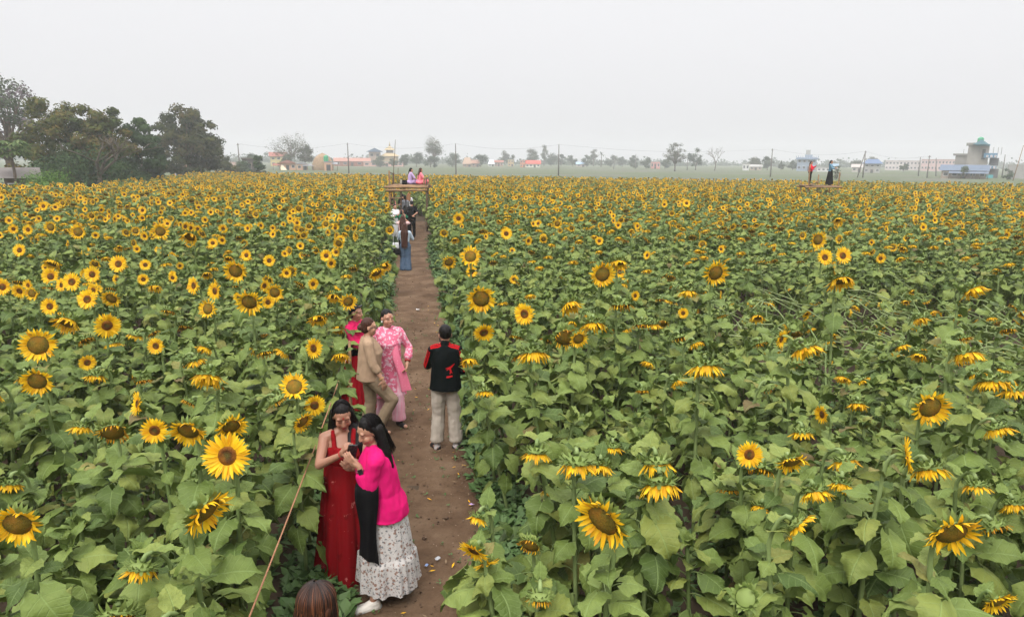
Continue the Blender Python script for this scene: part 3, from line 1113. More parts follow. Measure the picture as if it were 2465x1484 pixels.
def decal(polys, thick, parent, m, name):
    """flat shapes (x, z on the back) laid on the cloth"""
    mb = MB()
    for poly in polys:
        V = []
        for (x, z) in poly:
            h = bv.ray_cast(Vector((x, 1.0, z)), Vector((0, -1, 0)))
            y = h[0].y if h[0] else 0.1
            V.append((x, y + thick, z))
        mb.add(V, [tuple(range(len(V)))], 0)
    return link(name, mb.mesh(name, [m], smooth=False), parent)


def strip(pts, w):
    """a brush stroke as little quads"""
    out = []
    for (a, b, wa_, wb_) in zip(pts[:-1], pts[1:], w[:-1], w[1:]):
        d = Vector((b[0] - a[0], b[1] - a[1])).normalized()
        n = Vector((-d.y, d.x))
        out.append([(a[0] - n.x * wa_, a[1] - n.y * wa_), (a[0] + n.x * wa_, a[1] + n.y * wa_), (b[0] + n.x * wb_, b[1] + n.y * wb_), (b[0] - n.x * wb_, b[1] - n.y * wb_)])
    return out


M_EMBLEM = cloth('red_print', (0.45, 0.012, 0.015), (0.38, 0.01, 0.012))
ox, oz = -0.062, 1.10                       # image right of the spine
sx = -1
Q = []
Q += strip([(ox + sx * .062, oz + .075), (ox + sx * .02, oz + .035), (ox - sx * .035, oz - .005)], (.004, .012, .004))
Q += strip([(ox + sx * .02, oz + .035), (ox - sx * .045, oz + .018)], (.010, .005))
Q += strip([(ox + sx * .005, oz + .015), (ox + sx * .018, oz - .02), (ox + sx * .005, oz - .052)], (.011, .010, .004))
Q += strip([(ox + sx * .018, oz - .02), (ox + sx * .035, oz - .045)], (.007, .003))
Q += strip([(ox - sx * .035, oz - .088), (ox + sx * .0, oz - .086), (ox + sx * .038, oz - .080)], (.011, .011, .010))
decal(Q, 0.004, jk, M_EMBLEM, 'emblem')
Fb.hair(M_BLACKHAIR, 'short', 0.007, cap=(.080, .094, .090), amp=0.006)
Fb.shoes(M_BLACKSHOE, -0.012, 0.003, M_BLACKSHOE)
M_SOCK = simple('white_sock', (0.55, 0.50, 0.49), None, 30)
for q in 'LR':
    mb = MB().cap(Fb.an[q] + V3(0, 0.012, -0.035), Fb.an[q] + V3(0, 0, 0.06), .043, .038)
    link('sock', mb.mesh('sock', [M_SOCK]), rf)
phone('dark phone the jacket boy holds up before his face', rf.matrix_basis @ (Fb.wr['L'] + V3(-0.05, -0.05, 0.07)), R(80), 0, R(10))

# head of someone right under the camera
ru = person('person seen from above, only the glossy auburn hair in frame', -0.96, 3.02, 170)
U = Rig(ru, 1.575, 1.0, pitch=8, tilt=4)
U.body(0.010)
U.trousers(M_BLACKCLOTH, voxel=0.012)
U.top('shirt', M_BLACKCLOTH, 0.82, 1.6, voxel=0.012)
U.hair(M_AUBURN, 'long', 0.006, 0.30, cap=(.093, .106, .094), amp=0.002)
U.shoes(M_BLACKSHOE)
tt = NT('auburn_strands')
cc = tt.ramp(tt.n('Attribute', attribute_name='rnd').outputs['Fac'], [(0, (0.010, 0.005, 0.004)), (0.5, (0.022, 0.009, 0.005)), (0.8, (0.085, 0.028, 0.011)), (1, (0.20, 0.065, 0.022))])
uvn = tt.n('UVMap')
us = tt.n('SeparateXYZ')
tt.l(uvn, us.inputs[0])
cc = tt.mix(tt.math('MULTIPLY', us.outputs[0], 2.6, clamp=True), (0.009, 0.005, 0.004), cc)      # dark roots, dyed lengths
U.strands([tt.done(tt.bsdf(cc, 0.45, 0.35))], 1000, 2.5, 0.28, (.093, .106, .094))

# ------------------------------------------------------------------ the queue under the platform
VX = 0.013
M_DENIM = cloth('blue_denim', (0.085, 0.125, 0.185), (0.055, 0.085, 0.13))
M_WHITE = cloth('white_cotton', (0.62, 0.61, 0.60), (0.52, 0.52, 0.53))
M_GREEN = cloth('green_cotton', (0.012, 0.13, 0.065), (0.01, 0.10, 0.05))
M_GREY = cloth('grey_jersey', (0.30, 0.31, 0.33), (0.24, 0.25, 0.27))
M_LILAC = cloth('lilac_cotton', (0.40, 0.29, 0.46), (0.34, 0.24, 0.40))
M_CORAL = cloth('coral_pink_cotton', (0.80, 0.20, 0.24), (0.72, 0.16, 0.2))
M_PALEBLUE = cloth('pale_blue_cotton', (0.42, 0.50, 0.56), (0.36, 0.43, 0.5))
M_REDTOP = cloth('bright_red_cotton', (0.60, 0.012, 0.03), (0.5, 0.01, 0.025))
M_TEALDENIM = cloth('faded_denim', (0.10, 0.20, 0.27), (0.08, 0.16, 0.22))
M_BLUSH = cloth('blush_cotton', (0.60, 0.40, 0.38), (0.52, 0.34, 0.33))
GQ = 'people queueing on the path below the platform'


def lower(r, m, kind):
    if kind == 'trousers':
        r.trousers(m, 0.018, voxel=VX)
    elif kind == 'wide':
        r.trousers(m, 0.034, 0.035, voxel=VX, flare=0.035)
    else:
        r.skirt(m, 0.98, (.15, .125), 0.06, (.23, .22), 7, 0.04, 4, 'skirt', n=48, rows=12)


def simple_person(label, px, d, rz, H, top, low, lowk, hair, hs, frac=1.8, arms=None, length=0.25, yaw=0, group=GQ, z=0.0, b=1.0, female=True, hem=0.9, legs=None):
    x = at_y(px, project((0, d, z + 0.9))[1], d).x
    r0 = person(label, x, d, rz, z, group)
    r = Rig(r0, H, b, yaw=yaw, pitch=6, female=female)
    for q, (t, h_, hd) in (arms or {}).items():
        r.arm(q, V3(*t) * r.k, h_, hd)
    r.body(VX)
    lower(r, low, lowk)
    r.top('top', top, hem, frac, 0.014, 0.018, voxel=VX)
    r.hair(hair, hs, 0.012, length)
    r.shoes(M_BLACKSHOE)
    return r


UP = {'L': ((0.06, -0.26, 1.42), (0.9, 0, -0.8), (-0.2, -0.3, 1)), 'R': ((-0.06, -0.26, 1.42), (-0.9, 0, -0.8), (0.2, -0.3, 1))}
FWD = {'L': ((0.10, -0.28, 1.08), (0.8, 0.3, -0.8), (-0.6, -0.5, 0.3)), 'R': ((-0.10, -0.28, 1.08), (-0.8, 0.3, -0.8), (0.6, -0.5, 0.3))}
BACKH = {'L': ((0.03, 0.17, 0.93), (1, 0.4, 0), (-1, 0, -0.2)), 'R': ((-0.03, 0.17, 0.95), (-1, 0.4, 0), (1, 0, -0.2))}
G_ = simple_person('woman in wide blue jeans with waist-long brown hair', 975, 22.5, 178, 1.58, M_PALEBLUE, M_DENIM, 'wide', M_BROWNHAIR, 'long', 1.3, FWD, 0.52, hem=0.97)
simple_person('brown-haired woman in blush top raising both elbows, behind the jeans woman', 970, 25.6, 184, 1.60, M_BLUSH, M_BLACKCLOTH, 'trousers', M_BROWNHAIR, 'long', 0.8, UP, 0.42)
gI = simple_person('woman in green top photographing towards the camera with a phone', 968, 28.8, 4, 1.60, M_GREEN, M_BLACKCLOTH, 'trousers', M_BLACKHAIR, 'long', 1.3, UP, 0.2)
phone('dark phone raised by the woman in green', gI.root.matrix_basis @ V3(0, -0.31, 1.47), R(90), 0, R(4), s=1.2)
simple_person('dark-haired woman in black between the green top and the tall man', 976, 30.8, 160, 1.62, M_BLACKCLOTH, M_BLACKCLOTH, 'trousers', M_BLACKHAIR, 'long', 1.2, FWD)
simple_person('man in black T-shirt and black trousers, hands behind his back', 991, 32.4, 196, 1.72, M_BLACKCLOTH, M_BLACKCLOTH, 'trousers', M_BLACKHAIR, 'short', 0.75, BACKH, female=False)
simple_person('woman in loose white blouse standing among the flowers by the ladder', 951, 31.6, 40, 1.60, M_WHITE, M_WHITE, 'skirt', M_BLACKHAIR, 'bun', 1.4, FWD, b=1.08)
simple_person('woman in grey hooded sweater by the platform ladder', 975, 36.9, 215, 1.74, M_GREY, M_DENIM, 'trousers', M_BLACKHAIR, 'tail', 1.8, FWD)
simple_person('ginger-haired woman in white shirt and dark trousers under the platform', 984, 40.5, 180, 1.68, M_WHITE, M_BLACKCLOTH, 'trousers', M_GINGER, 'long', 1.0, None, 0.16)
simple_person('woman in pink seen through the ladder rungs', 943, 38.6, 190, 1.60, M_CORAL, M_LILAC, 'skirt', M_BLACKHAIR, 'long', 1.5, None, 0.3)
simple_person('figure in black in the platform shade', 969, 40.0, 180, 1.66, M_BLACKCLOTH, M_BLACKCLOTH, 'trousers', M_BLACKHAIR, 'short', 1.8, None, female=False)

# bags at the jeans woman's hip
gx, gy = G_.root.location.x, G_.root.location.y


def bag(label, c, s, m, strap_top, rz=0.0):
    mb = MB()
    V, F = [], []
    prof = [(0.80, 0.0), (1.0, 0.12), (1.02, 0.45), (0.92, 0.85), (0.80, 1.0)]
    n = 16
    for q, t in prof:
        for k in range(n):
            w = 2 * PI * k / n
            cx_, sy_ = math.cos(w), math.sin(w)
            V.append((math.copysign(abs(cx_) ** 0.5, cx_) * s[0] * q / 2, math.copysign(abs(sy_) ** 0.5, sy_) * s[1] * q / 2, t * s[2]))
    for i in range(len(prof) - 1):
        for k in range(n):
            k2 = (k + 1) % n
            F.append((i * n + k, i * n + k2, (i + 1) * n + k2, (i + 1) * n + k))
    F += [tuple(range(n - 1, -1, -1)), tuple((len(prof) - 1) * n + k for k in range(n))]
    root = thing('handbag', label, 'bag', c, rz)
    link('pouch', MB().add(V, F).mesh('pouch', [m]), root)
    h = strap_top
    pts = [V3(-s[0] * .4, 0, s[2]), V3(-s[0] * .25, 0, s[2] + h * .55), V3(0, 0, s[2] + h), V3(s[0] * .25, 0, s[2] + h * .55), V3(s[0] * .4, 0, s[2])]
    mb.tube(pts, 0.008, 6)
    link('strap', mb.mesh('strap', [m]), root)


bag('small white shoulder bag beside the jeans woman', (gx - 0.30, gy - 0.06, 0.74), (0.22, 0.09, 0.20), M_WHITE, 0.48, 0.2)
bag('black shoulder bag hanging low beside the blue jeans', (gx - 0.25, gy - 0.16, 0.56), (0.24, 0.10, 0.19), M_BLACKCLOTH, 0.55, 0.0)

# ------------------------------------------------------------------ bamboo platforms
M_BAMBOO = simple('weathered_bamboo', (0.30, 0.185, 0.095), (0.155, 0.088, 0.045), 5, 0.7, 0.2, None, 0.3, 0.01, (1, 1, 1))
M_OLDWOOD = simple('dark_bamboo', (0.15, 0.095, 0.060), (0.065, 0.040, 0.028), 5, 0.8, 0.2)


def pole_mb(a, b, r, r2=None, wob=0.01, seed=0):
    g = random.Random(seed)
    a, b = Vector(a), Vector(b)
    n = max(4, int((b - a).length / 0.3))
    pts, rad = [], []
    r2 = r2 or r
    for i in range(n + 1):
        t = i / n
        pts.append(a.lerp(b, t) + V3(g.uniform(-wob, wob), g.uniform(-wob, wob), g.uniform(-wob, wob)))
        rad.append((r + (r2 - r) * t) * (1.12 if i % 2 else 0.97))
    return MB().tube(pts, rad, 8)


PD = 35.0
pL, pR = at_y(937, 470, PD).x, at_y(1026, 470, PD).x
pf = thing('bamboo_platform', 'bamboo viewing platform over the path carrying two seated women', 'platform', ((pL + pR) / 2, PD + 0.6, 0))
ox_ = pf.location


def part(name, a, b, r, m=M_BAMBOO, r2=None, seed=0, root=pf):
    return link(name, pole_mb(Vector(a) - root.location, Vector(b) - root.location, r, r2, 0.012, seed).mesh(name, [m]), root)


DZ = 2.22
for i, (x, y, top, m) in enumerate(((pL, PD, 3.05, M_BAMBOO), (pL + 0.55, PD + 0.1, DZ, M_OLDWOOD), (pR, PD, 2.75, M_BAMBOO), (pL, PD + 1.3, 2.9, M_BAMBOO), (pR - 0.1, PD + 1.3, 2.7, M_BAMBOO))):
    part('post', (x, y, 0), (x + 0.02, y, top), 0.062 if i == 0 else 0.044, M_OLDWOOD if i else M_BAMBOO, 0.04, i)
for i, (a, b, r) in enumerate((((pL - 0.25, PD - 0.05, DZ), (pR + 0.1, PD - 0.05, DZ + 0.03), 0.062), ((pL - 0.15, PD - 0.08, DZ - 0.15), (pR + 0.05, PD - 0.08, DZ - 0.12), 0.055), ((pL - 0.1, PD + 1.3, DZ), (pR + 0.15, PD + 1.3, DZ), 0.045),
                               ((pL, PD - 0.1, DZ - 0.05), (pL, PD + 1.45, DZ - 0.05), 0.04), ((pR, PD - 0.1, DZ - 0.05), (pR, PD + 1.45, DZ - 0.05), 0.04))):
    part('beam', a, b, r, M_BAMBOO if i < 3 else M_OLDWOOD, None, 20 + i)
for i in range(12):
    yy = PD + 0.02 + i * 0.115
    part('deck_pole', (pL - 0.05, yy, DZ + 0.085), (pR + 0.08, yy, DZ + 0.085), 0.042, M_OLDWOOD if i % 3 else M_BAMBOO, None, 40 + i)
for i in range(6):
    part('rung', (pL + 0.02, PD - 0.03, 0.35 + 0.33 * i), (pL + 0.60, PD + 0.02, 0.38 + 0.33 * i), 0.026, M_BAMBOO, None, 70 + i)
part('rail', (pR - 0.12, PD + 0.05, DZ + 0.1), (pR - 0.1, PD + 0.05, DZ + 0.55), 0.04, M_BAMBOO, None, 81)
part('rail', (pL + 0.02, PD, 2.95), (pL + 0.02, PD + 1.3, 2.86), 0.025, M_OLDWOOD, None, 82)
a, b = at_y(941, 490, PD + 0.1), at_y(952, 337, PD + 0.1)
part('whip_pole', a, b, 0.022, M_OLDWOOD, 0.010, 90)
part('whip_pole', at_y(958, 462, PD + 0.4), at_y(958, 404, PD + 0.4), 0.020, M_OLDWOOD, 0.012, 91)
V = [at_y(963, 432, PD + .9), at_y(985, 441, PD + .9), at_y(985, 450, PD + .9), at_y(961, 450, PD + .9)]
sk_ = MB()
sk_.add([v - Vector((0, 0, 0)) for v in V] + [v + Vector((0, 0.03, 0)) for v in V], [(0, 3, 2, 1), (4, 5, 6, 7), (0, 1, 5, 4), (1, 2, 6, 5), (2, 3, 7, 6), (3, 0, 4, 7)])
tag(link('sack', sk_.mesh('sack', [simple('jute', (0.28, 0.25, 0.20), None, 8)])), 'pale jute sack slumped on the bamboo platform', 'sack')


def seated(label, px, rz, top, skirt_m, hair, hs, length, H=1.56):
    p = at_y(px, 448, PD + 0.55)
    r0 = person(label, p.x, PD + 0.55, rz, DZ + 0.13 - 0.72, 'women sitting up on the bamboo platform')
    r = Rig(r0, H, 1.02, pitch=8, lean=(0, -0.05))
    r.arm('L', V3(0.10, -0.30, 0.98), (0.9, 0, -0.6))
    r.arm('R', V3(-0.10, -0.30, 0.98), (-0.9, 0, -0.6))
    for q, g in (('L', 1), ('R', -1)):
        r.kn[q] = V3(g * 0.11, -0.36, 0.90)
        r.an[q] = V3(g * 0.06, -0.42, 0.80) + V3(0, 0.10, 0)
        r.toe[q] = V3(0, -0.13, -0.03)
    r.body(VX)
    mb = MB()
    for q, g in (('L', 1), ('R', -1)):
        mb.cap(r.hip[q], r.kn[q], .115, .09)
        mb.cap(r.kn[q], r.an[q], .09, .07)
    mb.ell((0, 0.02, 0.83), (.21, .19, .11))
    mb.ell((0, -0.22, 0.80), (.20, .24, .07))
    me = fuse(mb, VX, 3)
    creases(me, 0.01)
    me.materials.append(skirt_m)
    link('skirt', me, r0)
    r.top('top', top, 0.80, 1.2, 0.02, 0.028, 0.02, voxel=VX)
    r.hair(hair, hs, 0.012, length)
    return r


seated('woman in lilac dress sitting on the bamboo platform, hair tied back', 987, 118, M_LILAC, M_LILAC, M_BLACKHAIR, 'tail', 0.35)
seated('long-haired woman in coral pink dress sitting on the bamboo platform', 1010, 112, M_CORAL, M_CORAL, M_BROWNHAIR, 'long', 0.30)
bag('black handbag set on the platform beside the lilac dress', (at_y(974, 448, PD + .4).x, PD + .35, DZ + 0.13), (0.26, 0.12, 0.24), M_BLACKCLOTH, 0.2)

# the far platform with two standing women
QD, QZ = 46.0, 2.06
qx = at_y(1982, 440, QD).x
qf = thing('bamboo_platform', 'small far bamboo stand carrying two standing women', 'platform', (qx, QD + 0.5, 0))
hw = 1.0
for i, (sx_, yy, top) in enumerate(((-1, 0, QZ + 1.45), (1, 0, QZ + 0.95), (-1, 1.2, QZ + 0.4), (1, 1.2, QZ + 0.5), (0.15, 1.2, QZ + 0.75))):
    part('post', (qx + sx_ * hw, QD + yy, 0), (qx + sx_ * hw, QD + yy, top), 0.05, M_BAMBOO, 0.04, 100 + i, qf)
for i in range(11):
    part('deck_pole', (qx - hw - 0.1, QD + 0.05 + 0.12 * i, QZ + 0.04), (qx + hw + 0.1, QD + 0.05 + 0.12 * i, QZ + 0.02), 0.04, M_BAMBOO if i % 2 else M_OLDWOOD, None, 120 + i, qf)
for i, yy in enumerate((-0.05, 1.3)):
    part('beam', (qx - hw - 0.25, QD + yy, QZ - 0.04), (qx + hw + 0.25, QD + yy, QZ - 0.02), 0.045, M_BAMBOO, None, 140 + i, qf)
part('brace', (qx - hw, QD - 0.08, QZ + 0.08), (qx - hw + 0.8, QD - 0.08, QZ + 0.42), 0.03, M_BAMBOO, None, 143, qf)
GF = 'women standing on the far bamboo stand'
PH = {'L': ((0.16, -0.34, 1.28), (0.8, 0.2, -0.9), (-0.1, -0.4, 1)), 'R': ((-0.10, -0.22, 1.05), (-0.8, 0.2, -0.8), (0.5, -0.6, 0.2))}
s1 = simple_person('woman in bright red top and dark trousers on the far stand', 1951, QD + .5, 70, 1.58, M_REDTOP, M_BLACKCLOTH, 'trousers', M_BROWNHAIR, 'tail', 1.7, PH, 0.2, group=GF, z=QZ + 0.08)
s2 = simple_person('woman in denim shirt and long black skirt on the far stand', 1999, QD + .5, 62, 1.64, M_TEALDENIM, M_BLACKCLOTH, 'skirt', M_BLACKHAIR, 'tail', 1.7, FWD, 0.35, group=GF, z=QZ + 0.08)

# ------------------------------------------------------------------ rope, stakes and litter
rp = []
a, b = Vector((-2.17, 8.75, 1.12)), Vector((-1.38, 2.6, 1.10))
for i in range(41):
    t = i / 40
    rp.append(a.lerp(b, t) + V3(0, 0, -0.05 * math.sin(PI * t)))
M_ROPE = simple('orange_rope', (0.36, 0.175, 0.095), (0.25, 0.12, 0.065), 60, 0.8)
rm = MB()
for ph in (0, 2 * PI / 3, 4 * PI / 3):
    pts = []
    for i in range(401):
        t = i / 400
        p = a.lerp(b, t) + V3(0, 0, -0.05 * math.sin(PI * t))
        w = t * 480 + ph
        pts.append(p + V3(math.cos(w), 0, math.sin(w)) * 0.003)
    rm.tube(pts, 0.0036, 5)
tag(link('rope', rm.mesh('rope', [M_ROPE])), 'thin orange rope strung along the edge of the crop', 'rope')
tag(link('stake', pole_mb((-2.19, 8.77, 0), (-2.15, 8.75, 1.28), 0.022, 0.018, 0.006, 5).mesh('stake', [M_BAMBOO])), 'bamboo stake holding the rope beside the fuchsia blouse woman', 'stake')
for (px, py, c, lab, s_) in ((1053, 1341, (0.45, 0.45, 0.46), 'crumpled white paper scrap on the path', 0.026), (1026, 1357, (0.22, 0.30, 0.50), 'tiny blue wrapper on the path', 0.02), (1135, 1212, (0.45, 0.30, 0.50), 'small violet wrapper on the path', 0.03), (1005, 745, (0.62, 0.60, 0.58), 'pale paper scrap far up the path', 0.06)):
    p = at_z(px, py, 0.05)
    g = random.Random(px)
    mb = MB()
    V = [(s_ * (u - 1.5) * 0.7 + g.uniform(-.2, .2) * s_, s_ * (v - 1) * 0.6, g.uniform(0, 0.5) * s_) for v in range(3) for u in range(4)]
    mb.add(V, [(v * 4 + u, v * 4 + u + 1, v * 4 + u + 5, v * 4 + u + 4) for v in range(2) for u in range(3)])
    o = link('paper_scrap', mb.mesh('paper_scrap', [simple('paper_%d' % px, c, None, 20)], smooth=False), None, (p.x, p.y, 0.04))
    o.rotation_euler = (0.2, 0.1, g.uniform(0, 3))
    tag(o, lab, 'litter')
# ------------------------------------------------------------------ trees
def m_foliage(name, stops):
    t = NT(name)
    r = rnd_fac_mesh(t)
    col = t.ramp(r, stops)
    b = t.bsdf(col, 0.8, 0.1)
    tr = t.n('BsdfTranslucent')
    t.l(col, tr.inputs[0])
    mx = t.n('MixShader')
    mx.inputs[0].default_value = 0.2
    t.l(b, mx.inputs[1])
    t.l(tr, mx.inputs[2])
    return t.done(mx)


def rnd_fac_mesh(t):
    return t.n('Attribute', attribute_name='rnd').outputs['Fac']


F_BROWN = m_foliage('flowering_mango_leaf', [(0, (0.022, 0.034, 0.009)), (0.35, (0.050, 0.070, 0.016)), (0.6, (0.085, 0.088, 0.020)), (0.85, (0.125, 0.088, 0.023)), (1, (0.16, 0.11, 0.032))])
F_DARK = m_foliage('dark_green_leaf', [(0, (0.018, 0.034, 0.014)), (0.5, (0.032, 0.060, 0.021)), (1, (0.060, 0.100, 0.030))])
F_OLIVE = m_foliage('olive_leaf', [(0, (0.020, 0.029, 0.010)), (0.5, (0.045, 0.056, 0.018)), (0.8, (0.076, 0.072, 0.024)), (1, (0.10, 0.073, 0.03))])
F_MAUVE = m_foliage('mauve_blossom_and_leaf', [(0, (0.045, 0.065, 0.032)), (0.5, (0.085, 0.105, 0.060)), (0.7, (0.15, 0.125, 0.135)), (1, (0.22, 0.175, 0.20))])
F_BRIGHT = m_foliage('bright_shrub_leaf', [(0, (0.045, 0.095, 0.018)), (0.5, (0.085, 0.165, 0.030)), (1, (0.13, 0.22, 0.045))])
F_FAR = m_foliage('far_tree_leaf', [(0, (0.025, 0.042, 0.022)), (0.5, (0.045, 0.068, 0.034)), (1, (0.075, 0.10, 0.05))])
F_PAPAYA = m_foliage('papaya_leaf', [(0, (0.04, 0.07, 0.02)), (0.6, (0.075, 0.115, 0.035)), (1, (0.14, 0.17, 0.07))])
M_BARK = simple('grey_bark', (0.15, 0.115, 0.085), (0.07, 0.052, 0.038), 4, 0.9, 0.1)
M_DRYBARK = simple('dry_twigs', (0.14, 0.115, 0.09), (0.085, 0.068, 0.052), 4, 0.9, 0.1)


def tree(label, px, d, top, base_px_w, mat, seed=0, trunk=0.3, n=2600, leaf=0.22, clumps=26, loose=1.0, shape=1.0, name='tree', ypx=None, limbs=7, lean=0.0, group=None, cat='tree', density=1.0, bark=None, ground=0.0):
    """px: crown centre, top: pixel row of its top, base_px_w: crown width in pixels"""
    g = random.Random(seed)
    p = at_y(px, 400, d)
    x = p.x
    H = at_y(px, top, d).z
    W = base_px_w * (d * 0.98) / FPX
    zb = H * trunk
    root = thing(name, label, cat, (x, d, ground), 0, group)
    tr, cr = MB(), MB()
    cs = []
    for k in range(clumps):
        for _ in range(30):
            a, r, z = g.uniform(0, 2 * PI), math.sqrt(g.random()), g.random()
            env = math.sin(PI * min(1, (0.10 + 0.90 * z) ** (0.75 * shape))) ** 0.6
            if r <= env:
                break
        q = V3(math.cos(a) * r * W * 0.5, math.sin(a) * r * W * 0.42, zb + (H - zb) * (0.06 + 0.90 * z))
        rc = W * g.uniform(0.10, 0.20) * (26 / clumps) ** 0.35
        s = 1 - 0.5 * rc / (W * 0.5)
        cs.append((V3(q.x * s, q.y * s, min(q.z, H - rc * 0.75)), rc, g.random()))
    zmax = max(c.z + rc * 0.72 for c, rc, _ in cs)
    xmax = max(abs(c.x) + rc * 0.9 for c, rc, _ in cs)
    kz, kx = (H - zb) / max(0.1, zmax - zb), 0.5 * W / xmax
    cs = [(V3(c.x * kx, c.y * kx, zb + (c.z - zb) * kz), rc * math.sqrt(kx * kz), t_) for c, rc, t_ in cs]
    per = int(n / clumps)
    for c, rc, tone in cs:
        for k in range(int(per * (rc / (W * 0.13)) ** 1.5)):
            v = V3(g.gauss(0, 1), g.gauss(0, 1), g.gauss(0, 1)).normalized()
            rr = rc * g.uniform(0.30, 1.05) * loose
            q = c + V3(v.x * rr, v.y * rr, v.z * rr * 0.72)
            L = leaf * g.uniform(0.6, 1.3)
            nn = (v + V3(g.uniform(-.8, .8), g.uniform(-.8, .8), g.uniform(-.2, 1.0))).normalized()
            t1 = nn.orthogonal().normalized()
            t1 = (Matrix.Rotation(g.uniform(0, 6.28), 3, nn) @ t1)
            t2 = nn.cross(t1)
            rn = max(0, min(0.999, tone * 0.62 + g.uniform(0, 0.38)))
            if g.random() < 0.5:
                cr.add([q - t1 * L * .5, q + t2 * L * .32, q + t1 * L * .5, q - t2 * L * .32], [(0, 1, 2, 3)], 0, None, rn)
            else:
                cr.add([q - t1 * L * .5 - t2 * L * .3, q + t1 * L * .1 - t2 * L * .35, q + t1 * L * .5 + t2 * L * .1, q - t1 * L * .1 + t2 * L * .4], [(0, 1, 2, 3)], 0, None, rn)
    rt = max(0.05, H * 0.024)
    fork = V3(lean, 0, zb * 0.75 + H * 0.05)
    tr.tube([(0, 0, 0), (lean * .3, 0.05, fork.z * .5), fork], [rt * 1.35, rt * 1.05, rt * 0.9], 8)
    for c, rc, tone in sorted(cs, key=lambda q: g.random())[:limbs]:
        m1 = fork.lerp(c, 0.45) + V3(g.uniform(-.3, .3), g.uniform(-.3, .3), 0.06 * H)
        tr.tube([fork - V3(0, 0, 0.1), fork.lerp(m1, 0.5), m1, m1.lerp(c, 0.6), c], [rt * 0.62, rt * 0.5, rt * 0.36, rt * 0.22, rt * 0.08], 6)
    link('trunk', tr.mesh('trunk', [bark or M_BARK]), root)
    link('crown', cr.mesh('crown', [mat], smooth=False), root)
    return root


def bare_tree(label, px, d, top, wpx, seed, depth=6, spread=0.6, trunk=0.34, cat='tree', group=None, twig=0.05):
    g = random.Random(seed)
    H = at_y(px, top, d).z
    W = wpx * d / FPX
    root = thing('bare_tree', label, cat, (at_y(px, 400, d).x, d, 0), 0, group)
    tr, cr = MB(), MB()

    def grow(p, v, L, r, k):
        q = p + v * L + V3(g.uniform(-.06, .06), g.uniform(-.06, .06), 0) * L
        (tr if k > depth - 2 else cr).tube([p, p.lerp(q, .5) + V3(g.uniform(-.04, .04), g.uniform(-.04, .04), g.uniform(-.02, .04)) * L, q], [r, r * .85, r * .7], 5 if k > 2 else 3, cap=False)
        if k == 0:
            return
        for i in range(3 if g.random() < 0.45 or k > depth - 2 else 2):
            a = g.uniform(0, 2 * PI)
            sp = spread * g.uniform(0.6, 1.25)
            w = (v + V3(math.cos(a), math.sin(a), g.uniform(-.1, .35)) * sp).normalized()
            grow(q, w, L * g.uniform(0.66, 0.84), max(twig * .4, r * 0.62), k - 1)

    grow(V3(0, 0, 0), V3(0.03, 0, 1).normalized(), H * trunk * 0.8, H * 0.026, depth)
    pts = np.concatenate(cr.V)
    k = H / pts[:, 2].max()
    kx = W / max(0.1, (np.percentile(pts[:, 0], 99) - np.percentile(pts[:, 0], 1)))
    for o in (tr, cr):
        o.V = [v * np.array([kx, kx, k]) for v in o.V]
    link('trunk', tr.mesh('trunk', [M_DRYBARK]), root)
    link('crown', cr.mesh('crown', [M_DRYBARK]), root)
    return root


# the near clump beside the field
tree('tall airy tree with mauve blossom towering over the brown mangoes', 22, 72, 164, 225, F_MAUVE, 31, 0.28, 5200, 0.30, 60, 1.0, 0.9, limbs=24)
tree('broad mango tree thick with rusty blossom beside the airy mauve tree', 150, 66, 230, 245, F_BROWN, 32, 0.0, 34000, 0.30, 120, 1.0, 1.05, limbs=6)
tree('rusty flowering mango tree leaning against the dark green tree', 252, 69, 248, 170, F_BROWN, 33, 0.0, 22000, 0.30, 76, 1.0, 1.05, limbs=6)
tree('dark green dense tree between the two mango clumps', 336, 72, 280, 140, F_DARK, 34, 0.0, 17000, 0.30, 50, 1.0, 1.0)
tree('large round olive-brown mango tree standing apart, hazier', 452, 98, 247, 192, F_OLIVE, 35, 0.08, 34000, 0.40, 130, 1.0, 1.1, limbs=9)
tree('small smoky tree at the foot of the olive mango', 520, 118, 345, 75, F_OLIVE, 36, 0.15, 2200, 0.28, 18)
tree('low dark scrubby tree under the rusty mangoes', 205, 63, 345, 300, F_DARK, 37, 0.0, 12000, 0.24, 60, 1.1, 0.6, cat='shrub')
bare_tree('pale forked trunk showing before the rusty mangoes', 230, 61.0, 320, 170, 5, 4, 0.75, 0.42)
tree('bright green leafy bush at the crop edge under the trees', 108, 52.5, 402, 165, F_BRIGHT, 39, 0.02, 5200, 0.13, 34, 1.1, 0.55, name='bush', cat='bush')
tree('dull green scrub beside the farm shed', 620, 118, 372, 42, F_DARK, 40, 0.06, 1600, 0.25, 14, name='bush', cat='bush')
tree('dark hedge bush between the olive mango and the sheds', 585, 128, 386, 60, F_FAR, 41, 0.03, 1500, 0.3, 14, name='bush', cat='bush')
tree('grey-green bush beside the brick shed', 545, 125, 388, 60, F_OLIVE, 42, 0.03, 1500, 0.3, 14, name='bush', cat='bush')

